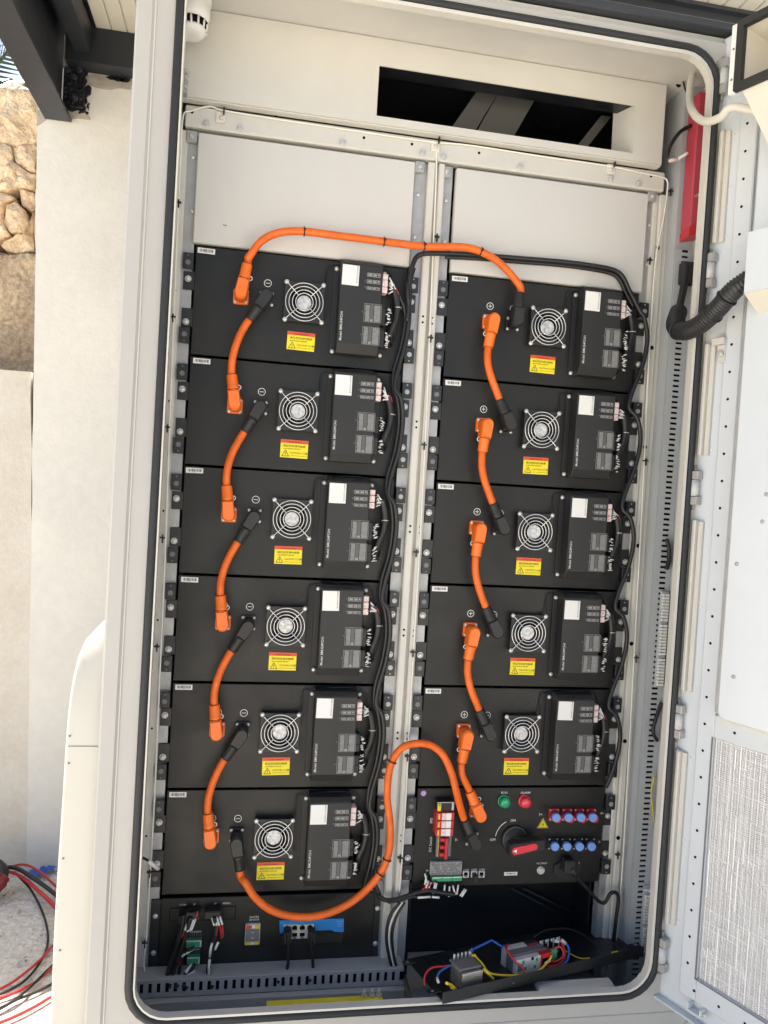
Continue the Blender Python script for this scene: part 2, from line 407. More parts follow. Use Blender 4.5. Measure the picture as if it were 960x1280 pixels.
for i in range(22):
    a = random.uniform(95, 111); b = random.uniform(128, 141); p = at(a, b, WY-.009); r = random.uniform(.002, .006)
    g.lathe([(r, 0), (r*.6, .003)], (p.x, WY-.003, p.z), n=7)
for a, b in ((140, 96), (148, 98), (155, 99)):
    p = at(a, b, WY-.006); g.prism([(p.x-.02, p.z-.003), (p.x-.006, p.z-.01), (p.x+.014, p.z-.008), (p.x+.022, p.z+.003), (p.x, p.z+.006)], WY-.006, WY+.004)
g.build('paint_smear', MT['smear'], wall)
fb, fa = at(3, 1080, WY-.01), at(80, 1066, WY-.01)
g = G(); pts = []
for i in range(13):
    t = i/12; pts.append((fb.x+.26+(1.6-fb.x)*t, GZ+.028+.02*noise.noise(Vector((i*.9, 0, 4)))))
g.prism(pts+[(1.8, GZ-.04), (fb.x+.16, GZ-.04)], WY-.035, WY+.01); g.build('footing', MT['footing'], wall)
lw = empty('low_wall', (-1.4, WY+.2, GZ), 'low weathered white wall beneath the sunlit tan rock face', 'wall')
lt = at(10, 463, WY+.02).z
g = G(); g.add(*plate_mesh([(-3.2, 0, GZ-.05), (pil_b.x+.02, 0, GZ-.05), (pil_t.x+.02, 0, lt), (-3.2, 0, lt)], WY+.012, WY+.3, 26, 20, .012), True)
g.build('wall_face', MT['plaster2'], lw)

# rock face beyond the low wall
RY = 1.62
rock = empty('rock_face', (-1.6, RY+.3, GZ), 'tan rock face of large fitted stones above the low white wall', 'rock wall')
g = G(); g.box(-3.6, -.35, RY+.16, RY+.9, GZ, at(10, 120, RY).z-.03); g.build('earth_joint', MT['joint'], rock)
def stone_mesh(px, seed, m, name='stone', amp=.045, y=RY, rough=.030, sub=22):
    """irregular stone from an outline given in (x, z)"""
    cx = sum(p[0] for p in px)/len(px); cz = sum(p[1] for p in px)/len(px)
    N = sub*2; out = []
    tot = []; P = px+[px[0]]; L = [math.dist(P[i], P[i+1]) for i in range(len(px))]; S = sum(L)
    for k in range(N):
        d = S*k/N; i = 0
        while d > L[i]: d -= L[i]; i += 1
        t = d/L[i]; out.append((P[i][0]+(P[i+1][0]-P[i][0])*t, P[i][1]+(P[i+1][1]-P[i][1])*t))
    vs = []; rings = [(1.05, .12), (1.05, .016), (1.045, .006), (1.01, .001), (.87, 0), (.68, -.003), (.5, -.004), (.3, -.005), (.12, -.005)]
    for (f, dy) in rings:
        for (x, z) in out:
            X, Z = cx+(x-cx)*f, cz+(z-cz)*f
            nz = noise.fractal(Vector((X*4+seed, Z*4, seed)), 1.0, 2.0, 4)*amp*.8+noise.fractal(Vector((X*18, Z*18, seed)), 1.0, 2.0, 3)*rough
            ex = noise.noise(Vector((X*12, Z*12, seed)))*.010
            vs.append((X+ex, y+dy*2+(nz if f < 1 else nz*.5), Z+ex*.7))
    fs = []
    for r in range(len(rings)-1):
        for k in range(N): fs.append((r*N+k, r*N+(k+1) % N, (r+1)*N+(k+1) % N, (r+1)*N+k))
    fs.append(tuple(range((len(rings)-1)*N, len(rings)*N)))
    o = G().add(vs, [f[::-1] for f in fs], True)
    # outward = towards -y
    return o.build(name, m, rock)
def RP(*pts): return [(p.x, p.z) for p in (at(x, y, RY) for x, y in pts)]
outl = [RP((-70, 118), (-8, 112), (20, 104), (50, 118), (46, 176), (14, 178), (-30, 170), (-75, 176)),
        RP((-75, 179), (-26, 172), (12, 181), (13, 196), (2, 222), (-20, 236), (-80, 240)),
        RP((16, 181), (45, 179), (44, 214), (36, 212), (20, 201)),
        RP((4, 224), (14, 200), (36, 215), (44, 217), (43, 235), (22, 233), (8, 240), (-12, 241)),
        RP((22, 236), (43, 239), (42, 258), (36, 262), (25, 254)),
        RP((8, 256), (20, 252), (33, 262), (37, 278), (30, 291), (16, 290), (7, 278)),
        RP((-80, 244), (-18, 241), (8, 244), (18, 247), (6, 256), (5, 280), (14, 294), (-10, 302), (-80, 300)),
        RP((39, 264), (41, 262), (41, 312), (20, 314), (2, 308), (16, 296), (32, 294)),
        RP((-190, 125), (-78, 120), (-82, 200), (-190, 205)), RP((-195, 208), (-84, 204), (-84, 300), (-195, 300)),
        RP((52, 116), (150, 110), (150, 200), (50, 200)), RP((48, 204), (150, 204), (150, 312), (45, 312))]
for i, px in enumerate(outl): stone_mesh(px, i*7.3+1, MT['stone'])
zt = at(10, 316, RY).z
g = G(); vs = []; nx, nz = 90, 50
for j in range(nz+1):
    for i in range(nx+1):
        x = -1.9+i/nx*1.5; z = GZ+.6+(zt-GZ-.6)*j/nz
        vs.append((x, RY+.0+noise.fractal(Vector((x*9, z*9, 2)), 1, 2, 5)*.03, z+(noise.noise(Vector((x*7, 0, 0)))*.02 if j == nz else 0)))
vs2 = [(v[0], RY+.3, v[2]) for v in vs[nz*(nx+1):]]
k = len(vs); fs = [(j*(nx+1)+i, j*(nx+1)+i+1, (j+1)*(nx+1)+i+1, (j+1)*(nx+1)+i) for j in range(nz) for i in range(nx)]
fs += [(nz*(nx+1)+i, nz*(nx+1)+i+1, k+i+1, k+i) for i in range(nx)]
g.add(vs+vs2, fs, True); g.build('rough_render', MT['rockbase'], rock)

# palm behind the rock
pb_ = at(-30, 150, 3.2)
palm = empty('palm', (pb_.x, 3.2, GZ), 'green palm with feathery fronds behind the top of the rock face', 'palm tree')
g = G(); g.tube([(pb_.x+.03*math.sin(i), 3.2, GZ+i*(pb_.z+.1-GZ)/9) for i in range(10)], .12, 10, rf=lambda t, i: .15-.05*t+.012*(i % 2)); g.build('trunk', MT['bark'], palm)
top = Vector((pb_.x, 3.2, pb_.z+.1))
for q in range(17):
    a = q*2.399; el = random.uniform(.1, 1.25); L = random.uniform(.8, 1.15)
    d = Vector((math.cos(a)*math.cos(el), math.sin(a)*math.cos(el), math.sin(el)))
    pts = [top+d*L*t-Vector((0, 0, .55*L*t*t)) for t in [i/14 for i in range(15)]]
    g = G(); g.tube(pts, .008, 4, rf=lambda t, i: .010*(1-t)+.002)
    for i in range(2, 15):
        p = pts[i]; tn = (pts[i]-pts[i-1]).normalized(); sd = tn.cross(Vector((0, 0, 1))).normalized()
        for s_ in (1, -1):
            for off in (0, .5):
                b = p-(pts[i]-pts[i-1])*off; ln = .34*math.sin(math.pi*min(.96, (i-off)/15+.06))+.05
                tip = b+(sd*s_*.8+tn*.75).normalized()*ln-Vector((0, 0, ln*.3)); w = tn*.011
                g.add([b-w, b+w, tip], [(0, 1, 2)])
    g.build('frond', MT['frond'], palm)

# canopy: steel beams and the cream planked roof they carry
zs = at(120, 37, WY-.05).z             # underside of the roof
can = empty('canopy', (.6, .8, zs), 'dark steel framed canopy with cream ribbed underside over the cabinet', 'canopy')
c0 = at(45, 132, WY-.12); c1 = at(80, 130, WY-.12); zb = (c0.z+c1.z)/2
g = G()       # I beam running towards the viewer on the left
xa, xb = c0.x, c1.x
g.prism([(xa, zb), (xb, zb), (xb, zb+.010), ((xa+xb)/2+.006, zb+.014), ((xa+xb)/2+.006, zs-.014), (xb, zs-.010), (xb, zs-.002), (xa, zs-.002), (xa, zs-.010), ((xa+xb)/2-.006, zs-.014), ((xa+xb)/2-.006, zb+.014), (xa, zb+.010)], -2.2, WY-.012)
g.build('beam', MT['steel'], can)
zc = at(165, 95, WY-.02).z; zc0 = at(165, 78, WY-.02).z
g = G()       # channel along the top of the pillar wall
xr = c1.x+.012
ya = WY-.07
g.box(xr-.03, 2.6, ya, WY+.05, zc, zc+.012); g.box(xr-.03, 2.6, ya+.004, ya+.012, zc+.012, zs-.003); g.box(xr, 2.6, ya+.012, WY+.05, zs-.014, zs-.003)
g.build('beam', MT['steel'], can)
g = G(); g.box(xr-.002, xr+.05, -2.2, ya+.002, zc+.03, zs-.003); g.build('fascia', MT['steel'], can)
pe = at(97, 106, WY-.016); g = G(); g.box(xr-.02, pe.x+.022, WY-.016, WY, pe.z-.075, pe.z+.085, .002); g.build('end_plate', MT['smear'], can)
for (px, py) in ((93, 97), (94, 123), (85, 88), (100, 88)):
    p = at(px, py, WY-.016); g = G(); g.lathe([(.011, 0), (.011, .008), (.009, .009)], (p.x, WY-.016, p.z), n=6, smooth=False); g.lathe([(.005, 0), (.005, .02)], (p.x, WY-.016, p.z), n=8); g.build('bolt', MT['steel'], can)
yb = CAM[1]+(zs-CAM[2])*(-.2-CAM[1])/(at(872, 0, -.2).z-CAM[2])
g = G(); bx0, bx1 = xr+.06, 2.6     # second beam, above and behind the cabinet
g.box(bx0, bx1, yb, yb+.10, zs-.20, zs-.19); g.box(bx0, bx1, yb+.045, yb+.055, zs-.19, zs-.013); g.box(bx0, bx1, yb, yb+.10, zs-.013, zs-.003)
g.box(bx0, bx1, yb+.020, yb+.03, zs-.19, zs-.013)
g.build('beam', MT['steel'], can)
g = G(); pw_ = .05
x = xr+.06; k = 0
xs_roof = []
while x < 2.7: xs_roof.append(x); x += pw_
for i, x in enumerate(xs_roof):
    tgt = g if i >= 9 else G()
    tgt.box(x+.0009, x+pw_-.0009, -.85, WY+.3, zs, zs+.02, .003)
    if i < 9: tgt.build('roof_plank', MT['soffit'], can)
g.build('roof_planks', MT['soffit'], can, kind='stuff')
g = G(); g.box(xr-.25, 2.75, -.9, WY+.5, zs+.022, zs+.07); g.build('roof_sheet', MT['steel'], can)

# ================================================================ CABINET
CB = empty('battery_cabinet', (.48, .3, GZ), 'tall open pale grey steel cabinet housing two columns of battery modules', 'electrical cabinet')
g = G(); g.box(-.10, 1.07, -.175, .78, GZ+.002, -.235, .004); g.build('plinth', MT['cab'], CB)
OUT = rrect(-.071, 1.072, -.165, 1.783, .006)
LIPO = rrect(-.0235, .9865, -.119, 1.753, .062); LIPI = rrect(-.0205, .9805, -.1145, 1.746, .058)
GASI, GASO = rrect(-.0235, .9875, -.1195, 1.7535, .062), rrect(-.0385, 1.0035, -.1345, 1.7695, .076)
g = G(); g.ringprism(OUT, LIPO, -.2, -.19); g.build('front_frame', MT['flange'], CB)
g = G(); g.ringprism(LIPO, LIPI, -.207, -.190); g.build('rolled_lip', MT['cab2'], CB)
g = G()
mid = [((a[0]+b[0])/2, (a[1]+b[1])/2) for a, b in zip(GASI, GASO)]
g.tube([(x, -.203, z) for x, z in mid], .0078, 8, True); g.build('door_gasket', MT['rubber'], CB)
g = G(); g.box(-.1045, -.0735, -.206, .76, -.20, 1.79, .004); g.build('corner_post', MT['flange'], CB)
g = G(); g.box(-.0737, -.0705, -.2025, -.19, -.165, 1.783, .001); g.build('edge_bead', MT['cab2'], CB)
g = G(); g.box(-.07, 1.07, -.197, -.12, -.235, -.167, .003); g.build('bottom_rail', MT['flange'], CB)
g = G(); g.box(-.0735, -.062, -.189, .755, -.225, 1.785); g.build('side_wall', MT['cab'], CB)
g = G(); g.box(1.024, 1.0645, -.036, .74, -.225, 1.785); g.build('inner_wall', MT['wallshade'], CB)
g = G(); g.box(1.065, 1.073, -.188, .755, -.225, 1.785); g.build('side_wall', MT['wallshade'], CB)
g = G(); g.box(-.062, 1.0645, .7405, .755, -.225, 1.785); g.build('back_wall', MT['cab'], CB)
g = G(); g.box(-.062, 1.0645, -.188, .74, -.234, -.2255); g.build('floor_plate', MT['cab'], CB)
g = G(); g.box(-.062, 1.0645, -.188, .74, 1.7855, 1.80); g.build('ceiling_plate', MT['cab'], CB)
g = G(); g.box(-.104, 1.074, -.21, .77, 1.802, 1.82, .003); g.build('roof_cap', MT['steel'], CB)
# rack posts and rails
g = G(); g.box(-.0615, -.045, -.004, .05, -.224, 1.56, .002); g.box(-.0452, -.027, -.001, .05, -.224, 1.56, .003); g.build('rack_post', MT['cab2'], CB)
g = G(); g.box(.4665, .4832, -.008, .05, -.224, 1.56, .0025); g.box(.4831, .4897, .004, .05, -.224, 1.56); g.box(.4896, .5035, -.008, .05, -.224, 1.56, .0025); g.build('rack_post', MT['cab2'], CB)
g = G(); g.box(.985, .998, -.001, .05, -.224, 1.56, .003); g.box(.9978, 1.0135, -.005, .05, -.224, 1.56, .003); g.box(1.0133, 1.0238, .002, .05, -.224, 1.56); g.build('rack_post', MT['cab2'], CB)
for x0, x1 in ((-.027, -.0045), (.4415, .4663), (.5037, .5235), (.9695, .985)):
    g = G(); g.box(x0, x1, .006, .03, -.224, 1.56); g.build('rack_rail', MT['zinc'], CB)
# screws and tie holes
def dot(name, x, y, z, r, parent=CB, m='hole'):
    g = G(); g.lathe([(r, 0), (r, .0006)], (x, y, z), n=10); return g.build(name, MT[m], parent)
for i in range(12):
    z = 1.325-.2225*(i//2)*1.0-.0125*(i % 2)-.09
    dot('tie_hole', .4745, -.008, z, .0024); dot('tie_hole', .4955, -.008, z-.001, .0016)
    if i % 2 == 0:
        dot('tie_hole', -.036, -.001, z+.004, .0022)
for i in range(7):
    z = 1.44-.2225*i; dot('access_hole', 1.000+(.002 if i else 0), -.0055, z, .0048)
# top cross rail with bolts
g = G(); g.box(-.034, 1.004, -.010, .02, 1.563, 1.606, .003); g.build('cross_rail', MT['cab2'], CB)
for px, py in ((258, 154), (300, 160), (428, 178), (528, 191), (554, 195), (650, 208), (763, 222), (798, 229)):
    p = at(px, py, -.011); g = G(); g.lathe([(.0075, 0), (.0075, .001)], (p.x, -.0101, p.z), n=14); g.lathe([(.005, .001), (.005, .005), (.0042, .006)], (p.x, -.0101, p.z), n=6, smooth=False)
    g.lathe([(.0022, .006), (.002, .010)], (p.x, -.0101, p.z), n=8); g.build('bolt', MT['screw'], CB)
for px, py in ((240, 140), (455, 172), (515, 180), (599, 191), (814, 220)):
    p = at(px, py, -.011); dot('tie_hole', p.x, -.0101, p.z, .003)
# white blanking panels above the modules
for x0, x1 in ((-.0065, .439), (.5285, .970)):
    g = G(); g.box(x0, x1, -.006, .01, 1.337, 1.556, .002); g.build('blank_panel', MT['blank'], CB)
g = G(); p = at(281, 282, -.006); g.tube([(p.x-.004, -.0066, p.z+.001), (p.x+.004, -.0066, p.z)], .0007, 4); g.build('scratch', MT['midgrey'], CB)
for px, py in ((241, 196), (240, 263), (523, 243), (519, 296), (558, 250), (556, 302), (813, 281), (810, 330)):
    p = at(px, py, .003); g = G(); screw(g, p.x, .0062, p.z, .005, .004); g.build('screw', MT['screw'], CB)
for px, py in ((240, 170), (525, 208), (558, 214), (815, 245)):
    p = at(px, py, -.004); g = G(); g.box(p.x-.010, p.x+.010, -.006, .0055, p.z-.012, p.z+.010, .001); g.build('cage_clip', MT['zinc'], CB)
    g = G(); g.lathe([(.005, 0), (.0048, .004), (.003, .006)], (p.x, -.006, p.z-.002), n=6, smooth=False); g.build('bolt', MT['screw'], CB)
# top cover with the air window
wx0, wx1, wz0, wz1 = .347, .914, 1.6275, 1.729
sq = lambda a, b, c, d: [(a, c), (b, c), (b, d), (a, d)]
g = G(); g.ringprism(sq(-.0615, .982, 1.6115, 1.784), sq(wx0, wx1, wz0, wz1), -.03, -.027); g.build('top_cover', MT['cab2'], CB)
g = G(); g.box(-.0615, .982, -.0268, -.008, 1.6085, 1.6113, 0); g.box(.9795, .9818, -.0268, .02, 1.6115, 1.784); g.build('cover_return', MT['cab2'], CB)
wb = atx(765, 162, wx1).y
q1, q2 = at(767, 134, .03), at(764, 189, .03); g = G(); g.add([(wx1, -.029, wz0), (wx1, -.029, wz1), (q1.x, .03, q1.z), (q2.x, .03, q2.z), (wx1+.003, -.029, wz0), (wx1+.003, -.029, wz1), (q1.x+.003, .032, q1.z), (q2.x+.003, .032, q2.z)], [(0, 1, 2, 3), (7, 6, 5, 4), (0, 4, 5, 1), (1, 5, 6, 2), (2, 6, 7, 3), (3, 7, 4, 0)]); g.build('window_flap', MT['cab2'], CB)
g = G(); g.box(wx0-.2, wx1+.06, .42, .43, 1.612, 1.784); g.box(wx0-.2, wx1+.06, .0205, .42, 1.7815, 1.784); g.box(wx0-.2, wx1+.06, .0205, .42, 1.6095, 1.612); g.box(wx1+.06, wx1+.065, .0205, .42, 1.612, 1.7815); g.box(wx0-.205, wx0-.2, .0205, .42, 1.612, 1.7815); g.box(wx0-.2, wx1+.06, -.0262, .020, wz1+.004, wz1+.006); g.box(wx0-.006, wx0-.004, -.0262, .02, 1.612, wz1+.004); g.build('duct_shade_box', MT['dark'], CB)  # dark box added to stand for the shade inside the air window
for qs in (((560, 166), (590, 170), (630, 104), (606, 100)), ((594, 168), (640, 174), (676, 112), (629, 106)), ((722, 182), (734, 184), (764, 146), (752, 144))):
    pp = [at(x, y, .085) for x, y in qs]; g = G(); g.prism([(q.x, q.z) for q in pp], .085, .10); g.build('duct_brace', MT['dimgrey'], CB)
# slotted wiring duct up the right wall
g = G(); z0d, z1d, pit, sh = -.20, 1.43, .0118, .0050; xa_, xs0, xs1, xb_ = 1.0242, 1.0385, 1.0540, 1.0643
g.box(xa_, xs0, -.0420, -.0395, z0d, z1d); g.box(xs1, xb_, -.0420, -.0395, z0d, z1d)
z = z0d
while z < z1d-pit:
    g.box(xs0, xs1, -.0420, -.0395, z, z+pit-sh); z += pit
g.build('slotted_duct', MT['wallshade'], CB)
g = G(); g.box(xs0-.002, xs1+.002, -.0388, -.0365, z0d, z1d); g.build('duct_shade_sheet', MT['hole'], CB)  # solid black sheet, painted shade behind the slots
# low wiring duct and floor tray at the bottom left
g = G(); X0, X1 = -.055, .512; zt0, zs1, zs0, zb0 = -.147, -.154, -.174, -.183; yf = -.046
g.box(X0, X1, yf, .0, zt0-.003, zt0, .001); g.box(X0, X1, yf, yf+.003, zs1, zt0-.003); g.box(X0, X1, yf, yf+.003, zb0, zs0)
x = X0; 
while x < X1-.005:
    g.box(x, min(x+.0098, X1), yf, yf+.003, zs0, zs1); x += .0166
g.build('slotted_duct', MT['duct'], CB)
g = G(); g.box(X0, X1, yf+.004, yf+.006, zb0, zt0-.004); g.build('duct_shade_sheet', MT['hole'], CB)  # black sheet again gives the slots their painted shade
g = G(); g.box(X0, X1, -.062, -.0465, -.224, -.1835, .001); g.build('duct_base', MT['duct'], CB)
p0, p1 = at(335, 1252, -.10), at(478, 1246, -.10)
g = G(); g.box(.222, .455, -.116, -.100, -.171, -.165, .0008); g.build('earth_bar', MT['brass'], CB)
for x in (.235, .44):
    g = G(); g.box(x-.006, x+.006, -.112, -.104, -.225, -.1712); g.build('bar_standoff', MT['zinc'], CB)
for x, z in ((.418, -.162), (.434, -.162), (.448, -.162)):
    g = G(); g.lathe([(.006, 0), (.006, .004)], (x, -.105, z-.001), (0, 0, 1), 6, False); g.lathe([(.003, .004), (.003, .013)], (x, -.105, z-.001), (0, 0, 1), 8); g.build('bolt', MT['screw'], CB)
# dark shelf behind the tray, bottom right, and its pale floor
g = G(); g.box(.533, .964, .118, .125, -.214, -.006); g.box(.533, .537, .034, .118, -.214, -.006); g.box(.960, .964, .034, .118, -.214, -.006); g.build('shelf_back', MT['dark'], CB)
for (a, b, c, d) in ((640, 1112, 742, 1166), (655, 1112, 752, 1160)):
    p, q = at(a, b, .10), at(c, d, .10); g = G(); g.tube([(p.x, .108, p.z), (q.x, .108, q.z)], .003, 6); g.build('stay_rod', MT['ear'], CB)
g = G(); g.box(.535, .962, -.05, .117, -.2245, -.2145, .001); g.build('shelf_floor', MT['blank'], CB)
# side hood, left
hp = [(130, 775), (115, 790), (103, 803), (95, 822), (90, 845), (86, 872), (83, 905), (81, 934), (78, 985), (75, 1030), (70, 1105), (66, 1180), (62, 1280)]
hw = [at(x, y, -.185) for x, y in hp]
g = G(); vs = []; fs = []
for i, p in enumerate(hw):
    yo = -.185 + (.05*((7-i)/7)**2 if i < 7 else 0)
    vs += [(-.1047, yo, p.z), (p.x+.006, yo, p.z), (p.x, yo+.006, p.z-.001), (p.x, .45, p.z)]
vs += [(-.1047, -.185, -.34), (hw[-1].x-.004, -.185, -.34), (hw[-1].x-.01, -.179, -.34), (hw[-1].x-.01, .45, -.34)]
for i in range(len(hw)):
    for k in range(3): fs.append((4*i+k, 4*i+k+1, 4*(i+1)+k+1, 4*(i+1)+k))
fs = [f[::-1] for f in fs] + [(0, 1, 2, 3)]
g.add(vs, fs, True); g.build('side_hood', MT['hood'], CB)
g = G(); a, b = at(82, 933, -.186), at(121, 933, -.186); g.tube([(a.x+.004, -.1853, a.z), (-.105, -.1853, a.z)], .0007, 4); g.build('hood_seam', MT['midgrey'], CB)
for px, py in ((87, 920), (86, 954), (79, 1073), (75, 1188)):
    p = at(px, py, -.1855); dot('rivet', p.x, -.185, p.z, .002, m='midgrey')
g = G(); p = at(143, 555, -.1); g.box(-.109, -.1046, -.16, -.12, p.z-.015, p.z+.012, .001); g.build('side_latch', MT['zinc'], CB)

# ================================================================ BATTERY MODULES
PW, PH = .437, .2225
def copy_tree(o, parent=None):
    c = o.copy(); COL.objects.link(c); c.parent = parent
    for ch in list(o.children): copy_tree(ch, c)
    return c
def L(g, name, m, par, **k): return g.build(name, MT[m], par, local=True, **k)
def ears(t):
    for sgn in (0, 1):
        fx = (lambda x: x) if not sgn else (lambda x: PW-x)
        for zt, tabz, plz in ((1, (.170, .203), (.131, .1675)), (0, (.0217, .0545), (.0565, .0940))):
            a, b = sorted((fx(-.0215), fx(-.002)))
            g = G(); g.box(a, b, .002, .006, plz[0], plz[1], .0006); g.box(min(fx(-.003), fx(.001)), max(fx(-.003), fx(.001)), .002, .012, *plz)
            e = L(g, 'mounting_ear', 'ear', t)
            g = G(); zc = .153 if zt else .0665; x = fx(-.0120); g.lathe([(.0066, 0), (.0066, .0008)], (x, .002, zc), n=14); screw(g, x, .0012, zc, .0052, .004)
            L(g, 'screw', 'screw', e)
            a, b = sorted((fx(-.0235), fx(-.0025)))
            g = G(); g.box(a, b, -.007, -.004, tabz[0], tabz[1], .001); g.box(min(fx(-.0055), fx(-.0025)), max(fx(-.0055), fx(-.0025)), -.004, .006, *tabz)
            zh = tabz[0]+.0135 if zt else tabz[1]-.0145
            tb = L(g, 'lock_tab', 'ear', t)
            g = G(); g.lathe([(.0052, 0), (.0052, .0006)], (fx(-.0132), -.007, zh), n=14); g.lathe([(.0016, 0), (.0016, .001)], (fx(-.013), -.007, tabz[1]-.005 if zt else tabz[0]+.005), n=8); L(g, 'spring_pin', 'midgrey' if sgn == 0 else 'zinc', tb)
def panel(t):
    g = G(); g.box(.0006, PW-.0006, 0, .003, .0022, PH-.0022, .0012); L(g, 'front_panel', 'black', t)
    g = G(); g.box(.006, PW-.006, .0032, .50, .006, PH-.006); L(g, 'case', 'black', t)
def serial(t, x0, x1, z0, z1, y=-.0008):
    g = G(); g.box(x0, x1, y, .0005, z0, z1); s = L(g, 'serial_label', 'white', t)
    g = G(); random.seed(3); x = x0+.004
    while x < x1-.004:
        w = random.choice((.0005, .0008, .0013)); g.quad((x, y-.0002, z0+.0028), (x+w, y-.0002, z0+.0028), (x+w, y-.0002, z1-.002), (x, y-.0002, z1-.002)); x += w+random.choice((.0005, .0009, .0012))
    g.text('W21037', .0012, ((x0+x1)/2, y-.0002, z0+.001), align='CENTER'); L(g, 'barcode_print', 'ink', s)
def socket(t, cx, cz, m, name):
    g = G(); q = .0155
    g.prism(rrect(cx-q, cx+q, cz-q, cz+q, .004, 4), -.005, .0005); g.lathe([(.0125, 0), (.0125, .012), (.010, .014)], (cx, -.005, cz), n=18)
    s = L(g, name, m, t)
    for dx in (-.0112, .0112):
        for dz in (-.0112, .0112):
            g = G(); screw(g, cx+dx, -.005, cz+dz, .0034, .003); L(g, 'screw', 'screw', s)
def polarity(t, x, z, plus):
    g = G(); y = -.0006; g.annulus((x, y, z), .0066, .0078)
    g.quad((x-.0042, y, z-.0006), (x+.0042, y, z-.0006), (x+.0042, y, z+.0006), (x-.0042, y, z+.0006))
    if plus: g.quad((x-.0006, y-.0001, z-.0042), (x+.0006, y-.0001, z-.0042), (x+.0006, y-.0001, z+.0042), (x-.0006, y-.0001, z+.0042))
    L(g, 'polarity_mark', 'white', t)
def small_wiring(seed):
    rnd = random.Random(seed); g = G(); h = G(); U = rnd.uniform
    for (z0, z1) in ((.091, .125), (.047, .080)):
        n = rnd.choice((9, 10, 11, 12)); z0 += U(-.003, .004); z1 -= U(-.002, .006); tilt = U(-.5, 1.0); foc = U(-.008, .008)
        for i in range(n):
            z = z0+(z1-z0)*(i+U(-.3, .3))/(n-1); a = Vector((.3895, -.026-U(0, .008), z)); c = Vector((.407+U(-.001, .003), -.021, (z0+z1)/2+foc+(i-n/2)*.0012))
            b = a+Vector((U(.001, .006), -.002, U(-.0015, .0015))); d = b+Vector((U(.004, .0085), U(-.003, .001), U(.0005, .004)*tilt+U(-.0022, .0022)))
            h.tube([a, b, d, c], .0009, 5); g.tube([b, d], U(.0009, .00135), 5)
    k = U(-.004, .005)
    for i in range(9):
        a = Vector((.3902, -.020-.004*(i % 3), .158+.0042*i)); c = Vector((.4095, -.024, .170+k-.0006*i)); f0, f1 = U(.15, .35), U(.65, .95)
        b = a.lerp(c, f0)+Vector((0, -.003, .004*math.sin(i*2.1+seed))); d = a.lerp(c, f1)+Vector((U(-.001, .003), -.003, .005*math.sin(i*1.7+seed)))
        g.tube([b, d], U(.0013, .0018), 5); h.tube([a, b, c], .0009, 4)
    return g, h
def jitter(o, px, pz, ang, dx, dz):
    o.matrix_local = Matrix.Translation((px+dx, 0, pz+dz)) @ Matrix.Rotation(ang, 4, 'Y') @ Matrix.Translation((-px, 0, -pz))
